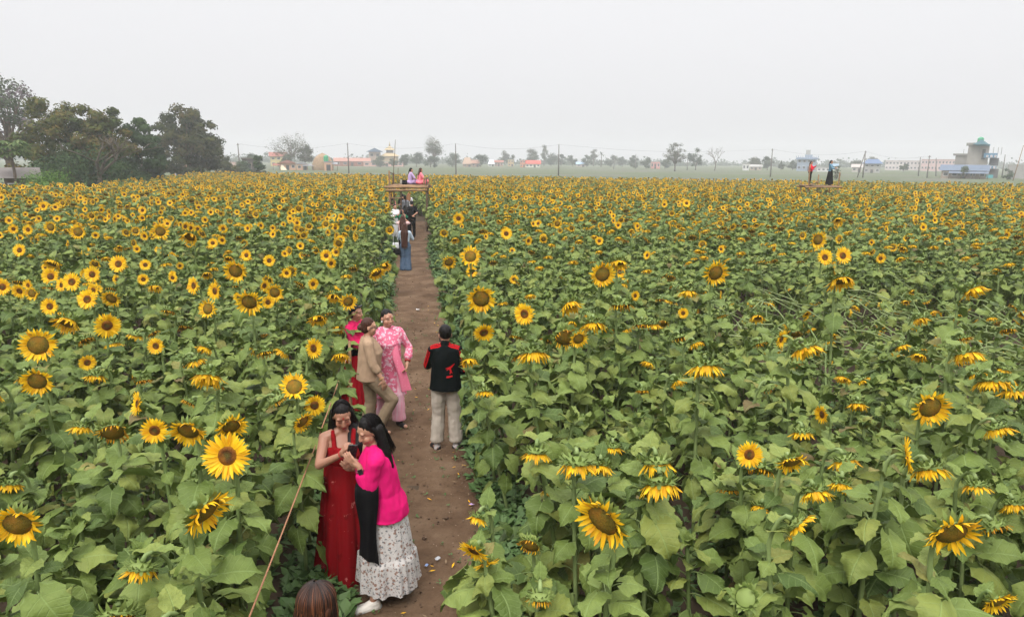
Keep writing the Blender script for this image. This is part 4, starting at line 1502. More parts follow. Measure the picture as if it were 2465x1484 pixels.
# papaya at the edge of the frame
g7 = random.Random(8)
pr_ = thing('papaya_tree', 'papaya tree with drooping umbrella of lobed leaves', 'tree', (at_y(30, 400, 55).x, 55, 0))
link('trunk', MB().tube([(0, 0, 0), (0.1, 0, 2.2), (0, 0, 4.3)], [0.13, 0.11, 0.08], 8).mesh('trunk', [M_BARK]), pr_)
mb = MB()
for k in range(26):
    a, e = k * 2.4, 0.7 - 1.3 * (k / 26)
    d = V3(math.cos(a) * math.cos(e), math.sin(a) * math.cos(e), math.sin(e))
    st, en = V3(0, 0, 4.2), V3(0, 0, 4.2) + d * 1.0
    mb.tube([st, st.lerp(en, .5) + V3(0, 0, .08), en], 0.018, 4)
    for j in range(7):
        b_ = a + (j - 3) * 0.55
        v = V3(math.cos(b_), math.sin(b_), -0.35)
        sd = V3(-math.sin(b_), math.cos(b_), 0) * 0.12
        mb.add([en, en + v * .35 + sd, en + v * .72 - V3(0, 0, .12), en + v * .35 - sd], [(0, 1, 2, 3)], 0, None, g7.random() * .95)
link('crown', mb.mesh('crown', [F_PAPAYA], smooth=False), pr_)

# trees out on the plain
GT = 'hazy trees on the far plain'
FAR = [  # px, top, distance, width, loose, label
    (702, 318, 238, 108, 1.35, 'wide feathery pale tree behind the peach farmhouse'), (735, 348, 236, 40, 1.4, 'small feathery tree leaning beside the wide feathery one'),
    (690, 372, 226, 34, 1.0, 'low bush-like tree rising behind the peach farmhouse roof'), (915, 374, 300, 42, 1.0, 'round dull tree before the gold-roofed pagoda'),
    (948, 380, 298, 26, 1.0, 'small round tree right of the pagoda base'.replace('right of', 'beyond')), (1045, 328, 300, 38, 1.7, 'tall airy tree sticking up above the platform women'),
    (972, 370, 300, 26, 1.0, 'first tree of the clump over the seated women'), (1002, 364, 310, 44, 1.0, 'broad middle tree of the clump over the seated women'),
    (1036, 372, 296, 40, 1.0, 'low tree at the foot of the tall airy one'), (1090, 366, 330, 48, 1.0, 'round tree cut by a utility pole'),
    (1157, 370, 330, 36, 1.0, 'round tree beside the brown thatch house'), (1278, 357, 400, 26, 1.6, 'thin pale tree rising over a low green one'),
    (1281, 368, 390, 34, 1.0, 'low green tree under the thin pale one'), (1309, 349, 420, 18, 1.8, 'slender ghostly tree behind the long green thicket'),
    (1326, 366, 390, 36, 1.0, 'wide green thicket tree beside the central pole'), (1350, 370, 395, 26, 1.0, 'smaller thicket tree just past the central pole'),
    (1378, 373, 390, 22, 1.1, 'narrow tree past the central pole'), (1412, 371, 380, 32, 1.0, 'round tree by the blue-roofed shed'),
    (1428, 359, 420, 18, 1.8, 'pale leggy tree behind the blue-roofed shed'), (1470, 371, 390, 40, 1.0, 'broad low tree past the palm'),
    (1497, 376, 400, 24, 1.1, 'small tree trailing the broad low one'), (1524, 373, 350, 26, 1.1, 'dark lopsided tree between two thin poles'),
    (1554, 378, 320, 26, 1.1, 'bushy tree left beside the pink house'.replace('left ', '')), (1674, 353, 290, 50, 0.9, 'solid domed grey-green tree beside the fanned bare tree'),
    (1600, 382, 330, 24, 1.0, 'small tree beyond the pink house'), (1815, 378, 320, 34, 1.4, 'pale tree behind the white cottage'),
    (1847, 376, 300, 28, 1.0, 'dark tree directly behind a pole near the white cottage'), (1908, 386, 300, 28, 1.0, 'low tree before the tiered blue building'),
    (2096, 376, 380, 26, 1.4, 'pale tree behind the blue hip-roofed house'), (1880, 388, 300, 16, 1.0, 'little round shrub-tree between cottage and tiered building'),
    (2175, 393, 260, 24, 1.0, 'low green tree before the long pink building'), (2060, 385, 340, 30, 1.3, 'faint tree beyond the far stand'),
    (1230, 372, 380, 26, 1.2, 'faint tree between thatch house and red roof'), (1215, 362, 430, 20, 1.7, 'ghostly upright tree in the haze'),
    (860, 378, 360, 22, 1.2, 'small faint tree behind the long brick house'), (800, 380, 350, 24, 1.2, 'faint tree behind the haystack'), (605, 368, 210, 50, 1.2, 'misty rounded tree beyond the scrub')]
for k, (px, top, d, w, lo, lab) in enumerate(FAR):
    tree(lab, px, d, top, w, F_FAR if lo < 1.3 else F_OLIVE, 200 + k, 0.10 if lo < 1.3 else 0.3, 1200 if lo < 1.3 else 2200, 0.42 if lo < 1.3 else 0.34, 14 if lo < 1.3 else 20, lo * 0.95, limbs=5 if lo < 1.3 else 14, group=GT)
tree('fanned dry-twigged tree standing alone beyond the field', 1624, 248, 341, 58, F_OLIVE, 61, 0.26, 3600, 0.26, 46, 1.0, 1.0, limbs=30, bark=M_DRYBARK)
bare_tree('gaunt leafless tree with open crooked limbs', 1720, 270, 352, 36, 62, 5, 0.75, 0.36)
tree('sparse upright shrub just behind the far stand', 2016, 150, 398, 24, F_OLIVE, 290, 0.05, 260, 0.22, 12, 1.2, name='bush', cat='bush')
tree('dark shrub before the blue-roofed house', 2318, 168, 398, 24, F_DARK, 291, 0.05, 500, 0.25, 10, name='bush', cat='bush')
tree('spindly shrub beside the blue tower block', 2428, 160, 404, 24, F_DARK, 292, 0.05, 350, 0.25, 10, name='bush', cat='bush')
# a palm
pm = thing('palm_tree', 'small palm among the far thickets', 'tree', (at_y(1446, 400, 385).x, 385, 0))
hp = at_y(1446, 372, 385).z
link('trunk', MB().tube([(0, 0, 0), (0.2, 0, hp * .5), (0, 0, hp)], [.28, .22, .2], 6).mesh('trunk', [M_BARK]), pm)
mb = MB()
for k in range(16):
    a, e = k * 2.4, g7.uniform(-0.3, 1.0)
    v, p = V3(math.cos(a) * math.cos(e), math.sin(a) * math.cos(e), math.sin(e)), V3(0, 0, hp)
    for j in range(3):
        q = p + v * 0.95
        s = V3(-math.sin(a), math.cos(a), 0) * .22
        mb.add([p - s, p + s, q + s * .7, q - s * .7], [(0, 1, 2, 3)], 0, None, g7.random())
        p, v = q, (v + V3(0, 0, -.35)).normalized()
link('crown', mb.mesh('crown', [F_FAR], smooth=False), pm)

# the far-off wooded horizon: one mass
g8 = random.Random(77)
mb = MB()
for k in range(520):
    d = g8.uniform(470, 680)
    x = g8.uniform(-0.95, 0.95) * d
    hh, w = g8.uniform(2.5, 7.5), g8.uniform(4, 11)
    for j in range(34):
        v = V3(g8.gauss(0, .36) * w, g8.gauss(0, .36) * w, 0)
        z = abs(g8.gauss(0.4, .28)) * hh * max(0.2, 1 - (v.length / w) ** 2)
        s = g8.uniform(.6, 1.5)
        a = g8.uniform(0, 3.14)
        e = V3(math.cos(a), math.sin(a), g8.uniform(-.4, .4)) * s
        q = V3(x, d, z) + v
        mb.add([q - e, q - e * .2 - V3(0, 0, s * .7), q + e, q + e * .2 + V3(0, 0, s * .7)], [(0, 1, 2, 3)], 0, None, g8.random())
tag(link('treeline', mb.mesh('treeline', [F_FAR], smooth=False)), 'misty band of trees along the horizon', 'treeline', None, 'stuff')

# ------------------------------------------------------------------ houses
M_WIN = simple('dark_window', (0.035, 0.038, 0.045), None, 3, 0.3, 0.4)
M_WHITEPAINT = simple('white_frame_paint', (0.65, 0.65, 0.65), None, 3, 0.7)
MC = {}


def pm_(c, kind='wall'):
    key = (c, kind)
    if key not in MC:
        MC[key] = simple('%s_paint_%d' % (kind, len(MC)), c, tuple(x * 0.8 for x in c), 0.7, 0.85, 0.15, 3, 0.2, 0.03)
    return MC[key]


def gable(mb, w, d, z, h, over, along='x', t=0.12):
    """a solid pitched roof: ridge along x or y"""
    W, Dd_ = w / 2 + over, d / 2 + over
    if along == 'x':
        v = [(-W, -Dd_, z), (W, -Dd_, z), (W, Dd_, z), (-W, Dd_, z), (-W, 0, z + h), (W, 0, z + h)]
        f = [(0, 1, 5, 4), (2, 3, 4, 5), (0, 4, 3), (1, 2, 5), (0, 3, 2, 1)]
    else:
        v = [(-W, -Dd_, z), (W, -Dd_, z), (W, Dd_, z), (-W, Dd_, z), (0, -Dd_, z + h), (0, Dd_, z + h)]
        f = [(0, 4, 5, 3), (1, 2, 5, 4), (0, 1, 4), (2, 3, 5), (0, 3, 2, 1)]
    return mb.add(v, f)


def hip(mb, w, d, z, h, over, ridge=0.5):
    W, Dd_ = w / 2 + over, d / 2 + over
    v = [(-W, -Dd_, z), (W, -Dd_, z), (W, Dd_, z), (-W, Dd_, z), (-W * ridge, 0, z + h), (W * ridge, 0, z + h)]
    return mb.add(v, [(0, 1, 5, 4), (2, 3, 4, 5), (0, 4, 3), (1, 2, 5), (0, 3, 2, 1)])


def house(label, x0, x1, top, d, wall, roof=None, kind='gable_x', roof_h=0.35, depth=None, wins=2, floors=1, door=True, name='house', cat='house', over=0.4, wall_top=None, open_top=False, extra=None, group=None):
    a, b = at_y(x0, 400, d), at_y(x1, 400, d)
    ang = math.atan2((a.x + b.x) / 2, d)
    w = abs(b.x - a.x) * math.cos(ang)
    H = at_y((x0 + x1) / 2, top, d).z
    dep = depth or min(9, w * 0.8)
    root = thing(name, label, cat, ((a.x + b.x) / 2, d + dep / 2, 0), -ang, group)
    hw = H if kind == 'flat' else H * (1 - roof_h)
    link('wall', MB().box((0, 0, hw / 2), (w, dep, hw)).mesh('wall', [pm_(wall)], smooth=False), root)
    mb = MB()
    if kind == 'flat':
        mb.box((0, 0, hw + 0.14), (w + over, dep + over, 0.28))
    elif kind == 'gable_x':
        gable(mb, w, dep, hw, H - hw, over, 'x')
    elif kind == 'gable_y':
        gable(mb, w, dep, hw, H - hw, over, 'y')
    else:
        hip(mb, w, dep, hw, H - hw, over)
    link('roof', mb.mesh('roof', [pm_(roof or wall, 'roof')], smooth=False), root)
    fh = hw / floors
    for fl in range(floors):
        n = wins
        for i in range(n):
            xx = -w / 2 + w * (i + 0.5) / n
            isdoor = door and fl == 0 and i == n // 2
            hh = fh * (0.72 if isdoor else 0.38)
            zc = fl * fh + (hh / 2 + 0.02 if isdoor else fh * 0.56)
            ww = min(w / n * 0.5, 1.5 if not isdoor else 1.1)
            fr = link('door' if isdoor else 'window', MB().box((xx, -dep / 2 - 0.02, zc), (ww + 0.16, 0.06, hh + 0.16)).mesh('frame', [pm_((0.30, 0.22, 0.16), 'frame') if isdoor else M_WHITEPAINT], smooth=False), root)
            link('pane', MB().box((xx, -dep / 2 - 0.06, zc), (ww, 0.04, hh)).mesh('pane', [M_WIN], smooth=False), fr)
    if extra:
        extra(root, w, dep, H, hw)
    return root


PEACH, CREAM, YEL, REDR, BLUER, GREYR = (0.56, 0.33, 0.21), (0.55, 0.47, 0.36), (0.52, 0.42, 0.18), (0.28, 0.10, 0.075), (0.08, 0.19, 0.38), (0.20, 0.20, 0.21)
CONC, PINKW, WHITEW = (0.33, 0.32, 0.30), (0.58, 0.27, 0.25), (0.60, 0.59, 0.57)
TINR = (0.22, 0.22, 0.23)


def shed_roof(root, x, w, dep, z, y=-0.5, m=None, posts=2, nm='porch_roof'):
    v = [(x - w / 2, y - dep, z - .5), (x + w / 2, y - dep, z - .5), (x + w / 2, y, z), (x - w / 2, y, z)]
    v += [(a, b, c + 0.08) for a, b, c in v]
    f = [(0, 3, 2, 1), (4, 5, 6, 7), (0, 1, 5, 4), (1, 2, 6, 5), (2, 3, 7, 6), (3, 0, 4, 7)]
    link(nm, MB().add(v, f).mesh(nm, [m or pm_(TINR, 'roof')], smooth=False), root)
    for i in range(posts):
        px = x - w / 2 + 0.15 + (w - 0.3) * i / max(1, posts - 1)
        link('porch_post', MB().tube([(px, y - dep + 0.15, 0), (px, y - dep + 0.15, z - 0.48)], 0.07, 6).mesh('porch_post', [M_BARK]), root)


def farm_extra(root, w, dep, H, hw):
    shed_roof(root, -w / 2 - 0.7, 2.2, 2.4, hw * 0.95, -dep / 2 + 1, pm_((0.25, 0.09, 0.06), 'roof'))
    v = [(-w * .47, -dep / 2 - .3, hw * .8), (-w * .30, -dep / 2 - .3, hw * .75), (-w * .05, -dep / 2 - 2.2, 0.05), (-w * .42, -dep / 2 - 2.4, 0.05)]
    v += [(a, b + .06, c + .06) for a, b, c in v]
    link('tarpaulin', MB().add(v, [(0, 3, 2, 1), (4, 5, 6, 7), (0, 1, 5, 4), (1, 2, 6, 5), (2, 3, 7, 6), (3, 0, 4, 7)]).mesh('tarpaulin', [pm_((0.50, 0.44, 0.31))], smooth=False), root)


house('peach gabled farmhouse with a pale tarpaulin slumped at its front', 664, 704, 385, 205, PEACH, (0.24, 0.10, 0.07), 'gable_y', 0.35, 6, 3, 1, True, extra=farm_extra, over=0.5)
house('low peach wing with grey tin roof joined to the farmhouse', 706, 733, 389, 206, PEACH, TINR, 'gable_y', 0.3, 6, 2, over=0.3, extra=lambda r, w, dp, H, hw: shed_roof(r, w * .9, 5.5, 3.0, hw * 1.0, -dp / 2 + 1.5, None, 3))
house('small peach hut with a sloping tin porch before the haystack', 777, 797, 391, 200, PEACH, TINR, 'flat', 0.2, 3, 1, over=0.3, extra=lambda r, w, dp, H, hw: shed_roof(r, w * .75, 1.8, 3.0, hw, 0.6))
hs_ = MB()
V, F = [], []
hx = 24 * 208 / FPX
for i in range(11):
    t = i / 10
    rr = hx * (1.0 + 0.04 * math.sin(9 * t)) * (math.cos(max(0, (t - .35) / .65) * PI / 2) ** .75 if t > .35 else 1) + 0.02
    for k in range(20):
        V.append((rr * math.cos(2 * PI * k / 20), rr * math.sin(2 * PI * k / 20), t * at_y(777, 368, 208).z))
for i in range(10):
    for k in range(20):
        F.append((i * 20 + k, i * 20 + (k + 1) % 20, (i + 1) * 20 + (k + 1) % 20, (i + 1) * 20 + k))
tag(link('haystack', hs_.add(V, F).mesh('haystack', [simple('old_straw', (0.30, 0.205, 0.115), (0.17, 0.105, 0.06), 2.0, 0.95)]), None, (at_y(777, 400, 208).x, 208, 0)), 'domed brown haystack behind the peach hut', 'haystack')
V, F = [], []
pf_ = [(.9, 0), (1, .1), (1, .7), (.85, .85), (.35, .95), (.3, 1.0)]
for q, t in pf_:
    for k in range(14):
        V.append((q * .7 * math.cos(2 * PI * k / 14), q * .7 * math.sin(2 * PI * k / 14), t * 1.75))
for i in range(len(pf_) - 1):
    for k in range(14):
        F.append((i * 14 + k, i * 14 + (k + 1) % 14, (i + 1) * 14 + (k + 1) % 14, (i + 1) * 14 + k))
F += [tuple(range(13, -1, -1)), tuple(range(70, 84))]
M_TANK = simple('green_plastic', (0.03, 0.30, 0.14), None, 3, 0.5)
tag(link('water_tank', MB().add(V, F).mesh('water_tank', [M_TANK], smooth=False), None, (at_y(784, 400, 201).x, 201.6, at_y(784, 391, 201).z + 0.3)), 'green water tank on the roof of the peach hut', 'tank')
house('yellow house with red roof half hidden by the feathery tree', 645, 684, 366, 290, YEL, REDR, 'gable_x', 0.3, 7, 3, 2, over=0.6)
house('long brick-red house with low rusty roof', 800, 886, 380, 320, (0.30, 0.12, 0.08), (0.34, 0.17, 0.13), 'gable_x', 0.42, 8, 5)
house('hall with tall open gable and blue-edged roof', 884, 912, 356, 335, (0.36, 0.28, 0.22), (0.09, 0.14, 0.21), 'gable_y', 0.22, 9, 2, 2, over=1.2, name='hall', cat='building')
house('flat pink terrace with laundry-bright front below the hall', 872, 968, 391, 318, (0.60, 0.38, 0.32), CONC, 'flat', 0.2, 6, 6)
pg = thing('pagoda', 'gold-roofed pagoda with two tiers', 'temple', (at_y(939, 400, 340).x, 340, 0))
zt = [at_y(939, y, 340).z for y in (374, 360, 345)]
link('wall', MB().box((0, 0, zt[0] / 2), (7, 7, zt[0])).mesh('wall', [pm_((0.45, 0.36, 0.24))], smooth=False), pg)
for nm, z0, w0, w1, h in (('lower_roof', zt[0] - 0.4, 8.6, 3.4, 1.5), ('upper_roof', zt[1] - 0.2, 4.9, 0.7, 1.7)):
    v = [(-w0 / 2, -w0 / 2, z0), (w0 / 2, -w0 / 2, z0), (w0 / 2, w0 / 2, z0), (-w0 / 2, w0 / 2, z0)] + [(-w1 / 2, -w1 / 2, z0 + h), (w1 / 2, -w1 / 2, z0 + h), (w1 / 2, w1 / 2, z0 + h), (-w1 / 2, w1 / 2, z0 + h)]
    link(nm, MB().add(v, [(0, 3, 2, 1), (4, 5, 6, 7), (0, 1, 5, 4), (1, 2, 6, 5), (2, 3, 7, 6), (3, 0, 4, 7)]).mesh(nm, [pm_((0.44, 0.34, 0.19), 'roof')], smooth=False), pg)
link('lantern', MB().box((0, 0, (zt[0] + zt[1]) / 2 + .6), (3.0, 3.0, zt[1] - zt[0] + .4)).mesh('lantern', [pm_((0.10, 0.10, 0.11))], smooth=False), pg)
link('spire', MB().tube([(0, 0, zt[1] + 1.6), (0, 0, zt[1] + 2.6), (0, 0, zt[2] + .8)], [.45, .22, .04], 8).mesh('spire', [pm_((0.44, 0.34, 0.19), 'roof')]), pg)
house('brown thatched house with a steep roof beside a round tree', 1113, 1134, 379, 330, (0.32, 0.22, 0.16), (0.36, 0.25, 0.18), 'hip', 0.7, 6, 2)
house('low brown barn with flat tiled roof', 1135, 1152, 385, 330, (0.30, 0.20, 0.15), (0.32, 0.18, 0.13), 'gable_x', 0.5, 6, 2, name='barn', cat='barn')
house('tiny white tent-roofed house in the haze', 1175, 1189, 384, 360, WHITEW, (0.55, 0.58, 0.62), 'hip', 0.65, 5, 2)
house('faint brown house next to the tent-roofed one', 1190, 1210, 386, 365, (0.40, 0.27, 0.22), REDR, 'gable_x', 0.3, 5, 3)
house('faint two-storey ochre house', 1222, 1236, 385, 370, (0.50, 0.36, 0.18), CONC, 'flat', 0.2, 5, 2, 2)
house('orange-red shop front beside the red-roofed bungalow', 1252, 1264, 386, 330, (0.55, 0.22, 0.12), CONC, 'flat', 0.3, 5, 2, 2)
house('white bungalow with vivid red roof', 1265, 1300, 386, 330, (0.62, 0.60, 0.50), (0.46, 0.09, 0.07), 'gable_x', 0.5, 6, 4)
house('pale shed with light blue roof', 1388, 1410, 390, 380, (0.50, 0.42, 0.38), (0.30, 0.42, 0.55), 'gable_x', 0.45, 5, 2, name='shed', cat='shed')
house('small pink house with stepped top near the bushy tree', 1569, 1591, 390, 320, PINKW, CONC, 'flat', 0.2, 6, 3, 1)
house('pale white cottage with two dark windows', 1792, 1808, 395, 285, WHITEW, CONC, 'flat', 0.25, 5, 2, 1, False, name='cottage', cat='cottage')
house('pale brown cottage row beside the white cottage', 1810, 1838, 396, 300, (0.45, 0.36, 0.30), CONC, 'gable_x', 0.4, 5, 3, name='cottage', cat='cottage')


def tiers(root, w, dp, H, hw):
    link('terrace', MB().box((0, -0.5, H * 0.95), (w * 1.15, dp * 1.1, 0.5)).mesh('terrace', [pm_((0.22, 0.28, 0.38))], smooth=False), root)
    link('penthouse', MB().box((0.5, 0, H * 1.12), (w * .40, dp * .5, H * .30)).mesh('penthouse', [pm_((0.25, 0.30, 0.37))], smooth=False), root)
    for i in range(11):
        link('baluster', MB().tube([(-w * .56 + w * 1.12 * i / 10, -dp * .55 - .4, H * .95), (-w * .56 + w * 1.12 * i / 10, -dp * .55 - .4, H * .95 + 1.2)], .14, 5).mesh('baluster', [pm_((0.30, 0.36, 0.46))], smooth=False), root)
    link('roof_tank', MB().box((0.2, 0, H * 1.12 + H * .15 + 1.0), (1.8, 1.2, 1.9)).mesh('roof_tank', [pm_(CONC)], smooth=False), root)


house('blue-grey tiered building with balustraded roof terrace', 1927, 1974, 381, 285, (0.24, 0.29, 0.37), (0.20, 0.25, 0.34), 'flat', 0.2, 8, 4, 2, name='building', cat='building', extra=tiers)
house('low white wall-like shed below the tiered building', 1972, 2004, 404, 270, WHITEW, CONC, 'flat', 0.3, 4, 3, 1, False, name='shed', cat='shed')
house('grey two-storey house with blue hipped roof', 2093, 2133, 383, 250, CONC, (0.10, 0.145, 0.24), 'hip', 0.33, 8, 3, 2, over=0.8)
house('shabby white house with gently pitched roof beside a pole', 2060, 2084, 395, 270, (0.48, 0.44, 0.40), (0.38, 0.34, 0.31), 'gable_x', 0.4, 6, 2)
house('little blue-roofed shack in the distance', 2003, 2022, 394, 330, WHITEW, (0.20, 0.29, 0.37), 'gable_x', 0.4, 5, 2, name='shack', cat='shack')
house('long pale pink school block, nearer half', 2228, 2310, 385, 330, (0.55, 0.38, 0.36), (0.45, 0.30, 0.28), 'flat', 0.2, 8, 10, 2, False, name='school', cat='building')
house('long whitish school block, farther half', 2140, 2226, 388, 345, (0.56, 0.50, 0.48), (0.46, 0.36, 0.33), 'flat', 0.2, 8, 10, 2, False, name='school', cat='building')

# the bare concrete tower block with blue balconies
tw = thing('tower_block', 'bare concrete house with a stair tower and blue balconies', 'building', (at_y(2368, 400, 182).x, 185, 0), -0.575)
tw.scale = (0.84, 0.84, 1)
MCONC, MBLUE = pm_((0.23, 0.215, 0.195)), pm_((0.08, 0.19, 0.30))


def bx(nm, x0, x1, y0, y1, z_off_d, dep, m, root=tw, proud=0.0):
    d = 182 + z_off_d
    a, b = at_y(x0, min(y0, 400), d), at_y(x1, min(y0, 400), d)
    b.z = at_y((x0 + x1) / 2, y0, d).z
    a.z = at_y((x0 + x1) / 2, y1, d).z
    c = V3((a.x + b.x) / 2 - root.location.x, d + dep / 2 - root.location.y, (max(a.z, 0) + b.z) / 2)
    return link(nm, MB().box(c, (abs(b.x - a.x), dep, b.z - max(a.z, 0))).mesh(nm, [m], smooth=False), root)


bx('wall', 2314, 2352, 371, 436, 0.6, 7, MCONC)
bx('parapet', 2310, 2352, 369.5, 374, 0.2, 7.8, MCONC)
bx('stair_tower', 2349.5, 2379, 347, 436, 0, 6, pm_((0.27, 0.25, 0.225)))
bx('stair_cap', 2346, 2371, 343.5, 350, -0.3, 6.6, MCONC)
bx('tower_wing', 2373, 2397, 350, 436, 0.5, 6, pm_((0.30, 0.27, 0.235)))
bx('canopy', 2372, 2406, 347, 351.5, -0.8, 7.5, pm_((0.10, 0.22, 0.27)))
bx('stair_window', 2381, 2389, 359, 384, 0.30, 0.1, M_WIN)
bx('gallery', 2392, 2424, 369, 380, -0.9, 6.5, MBLUE)
bx('upper_room', 2395, 2416, 380.5, 399, 0.9, 5, pm_((0.10, 0.10, 0.105)))
bx('gallery', 2392, 2421, 400, 406, -0.9, 6.5, MBLUE)
bx('lower_room', 2395, 2416, 406.5, 436, 0.9, 5, pm_((0.12, 0.115, 0.11)))
bx('teal_gate', 2398, 2417, 421, 434, -1.0, 0.15, pm_((0.07, 0.33, 0.36)))
for (yy, xs_) in ((376.3, (2400.5, 2410, 2419.5)), (403.2, (2398, 2407, 2416.5))):
    for xx in xs_:
        f = bx('roundel', xx - 2.6, xx + 2.6, yy - 2.6, yy + 2.6, -1.0, 0.12, M_WHITEPAINT)
        bx('roundel_eye', xx - 1.0, xx + 1.0, yy - 1.0, yy + 1.0, -1.06, 0.1, pm_((0.40, 0.06, 0.05)))
for i, xx in enumerate((2330, 2344, 2401, 2412, 2420)):
    p = at_y(xx, 371, 183)
    z0 = p.z - 0.2
    link('rebar', MB().tube([(p.x - tw.location.x, -1.5, z0), (p.x - tw.location.x, -1.5, z0 + (1.5 if i < 2 else 1.9))], .06, 5).mesh('rebar', [pm_((0.2, 0.17, 0.15))], smooth=False), tw)
p = at_y(2378, 346, 184)
gab = MB()
gable(gab, 3.6, 2.5, 0, 1.3, 0.3, 'y')
link('dormer', gab.mesh('dormer', [pm_((0.10, 0.22, 0.27))], smooth=False), tw, (at_y(2385, 347, 181).x - tw.location.x, -3.6, at_y(2385, 348, 181).z))
pz = at_y(2365, 343.5, 184)
tk = MB()
tk.tube([(0, 0, 0), (0, 0, .15), (0, 0, 1.1), (0, 0, 1.3), (0, 0, 1.45)], [.68, .72, .72, .5, .25], 14)
tag(link('water_tank', tk.mesh('water_tank', [M_TANK], smooth=False), None, (pz.x, 185, pz.z)), 'green water tank atop the concrete stair tower', 'tank')


def lean_to(root, w, dp, H, hw):
    shed_roof(root, -w * .18, w * .3, 2.2, hw * .92, -dp / 2, pm_((0.12, 0.145, 0.19), 'roof'), 2)
    shed_roof(root, w * .28, w * .52, 2.2, hw * .92, -dp / 2, pm_((0.12, 0.145, 0.19), 'roof'), 4)


house('low farmhouse with long blue tin roof before the concrete tower', 2289, 2400, 397, 168, (0.33, 0.26, 0.21), (0.11, 0.14, 0.19), 'gable_x', 0.42, 7, 5, 1, True, extra=lean_to, over=0.5)
# walls and sheds
for (x0, x1, y0, d, c, nm, lab) in ((2426, 2500, 397, 175, (0.30, 0.29, 0.275), 'compound_wall', 'long bare concrete wall beyond the tower'), ):
    a, b = at_y(x0, 400, d), at_y(x1, 400, d)
    z = at_y(x0, y0, d).z
    r = thing(nm, lab, 'wall', ((a.x + b.x) / 2, d, 0))
    link('masonry', MB().box((0, 0, z / 2), (b.x - a.x, 0.25, z)).mesh('masonry', [pm_(c)], smooth=False), r)
    link('coping', MB().box((0, 0, z + .06), (b.x - a.x + .1, 0.4, .12)).mesh('coping', [pm_((0.36, 0.35, 0.33))], smooth=False), r)
house('dark mud hut with low roof at the crop edge under the mangoes', -40, 40, 404, 55, (0.12, 0.085, 0.065), (0.17, 0.15, 0.14), 'gable_x', 0.30, 4, 2, name='hut', cat='hut')
house('salmon brick shed under the olive mango', 404, 436, 398, 118, (0.42, 0.17, 0.12), (0.24, 0.12, 0.08), 'gable_x', 0.3, 4, 2, name='shed', cat='shed')
house('orange mud shed with a lean roof beside the grey-green bush', 530, 556, 390, 140, (0.42, 0.20, 0.12), (0.20, 0.15, 0.12), 'gable_x', 0.25, 4, 2, name='shed', cat='shed')
house('dark open shelter roofed with thatch beside the scrub', 575, 605, 383, 150, (0.06, 0.05, 0.045), (0.11, 0.095, 0.08), 'flat', 0.2, 4, 1, name='shelter', cat='shelter')

# ------------------------------------------------------------------ poles and wires
M_POLE = simple('concrete_pole', (0.17, 0.155, 0.14), (0.12, 0.11, 0.10), 2, 0.85)
POLES = [(572, 345, 150, 'first utility pole, near the thatched shelter'), (836, 344, 165, 'utility pole between haystack and hall'), (1096, 345, 165, 'utility pole before the round tree'),
         (1345, 347, 165, 'utility pole standing in mid plain before the thicket'), (1859, 358, 170, 'utility pole beside the dark tree by the white cottage'), (2083, 363, 170, 'twin-legged utility pole between the far stand and the hip-roofed house'),
         (2215, 378, 200, 'thin pole before the long school block'), (2237, 374, 175, 'taller pole before the pink school block'), (2253, 380, 200, 'leaning thin pole before the pink school block'),
         (1478, 374, 300, 'far thin pole beside the broad low tree'), (1530, 371, 310, 'far thin pole beside the lopsided tree'), (1655, 378, 280, 'far thin pole before the domed tree'), (2399 + 20, 372, 190, 'thin pole behind the blue balconies')]
tops = []
for i, (px, top, d, lab) in enumerate(POLES):
    p = at_y(px, top, d)
    r = thing('utility_pole', lab, 'pole', (p.x, d, 0), 0, 'poles crossing the plain')
    ln = 0.6 if 'leaning' in lab else 0.05
    link('shaft', MB().tube([(ln, 0, 0), (ln * .5, 0, p.z * .5), (0, 0, p.z)], [.17, .14, .10], 8).mesh('shaft', [M_POLE]), r)
    if d < 180:
        link('crossarm', MB().box((0, 0, p.z - .35), (0.12, 1.1, .1)).mesh('crossarm', [M_POLE], smooth=False), r)
        for s_ in (-.45, .45):
            link('insulator', MB().tube([(0, s_, p.z - .3), (0, s_, p.z - .1)], .05, 6).mesh('insulator', [M_WHITEPAINT]), r)
        tops.append(V3(p.x, d, p.z - .12))
    if 'twin' in lab:
        link('strut', MB().tube([(-1.3, 0, 0), (-.12, 0, p.z * .9)], [.13, .10], 6).mesh('strut', [M_POLE]), r)
for i, (a, b) in enumerate(zip(tops[:-1], tops[1:])):
    for k, s_ in enumerate((-.45, .45)):
        mb = MB()
        mb.tube([a.lerp(b, t / 12) + V3(0, s_, -1.1 * math.sin(PI * t / 12)) for t in range(13)], 0.007, 3, cap=False)
        spans = ['from the thatched shelter to the haystack pole', 'from the haystack pole to the round-tree pole', 'from the round-tree pole to the mid-plain pole', 'from the mid-plain pole to the white-cottage pole', 'from the white-cottage pole to the twin-legged pole', 'from the twin-legged pole to the pink-school pole']
        tag(link('wire', mb.mesh('wire', [M_BLACKCLOTH])), '%s wire strung %s' % ('near' if k == 0 else 'far', spans[min(i, 5)]), 'wire', 'wires along the plain')
gw = at_y(2437, 436, 150), at_y(2463, 350, 150)
r = thing('leaning_pole', 'slanting bamboo mast at the edge of the far plain', 'pole', gw[0])
link('shaft', MB().tube([V3(0, 0, -gw[0].z), gw[1] - gw[0]], [.10, .06], 6).mesh('shaft', [M_BAMBOO]), r)
# ------------------------------------------------------------------ sunflower parts (metres; heads 0.14 m, leaves 0.28 m nominal)
HR, LL = 0.14, 0.28


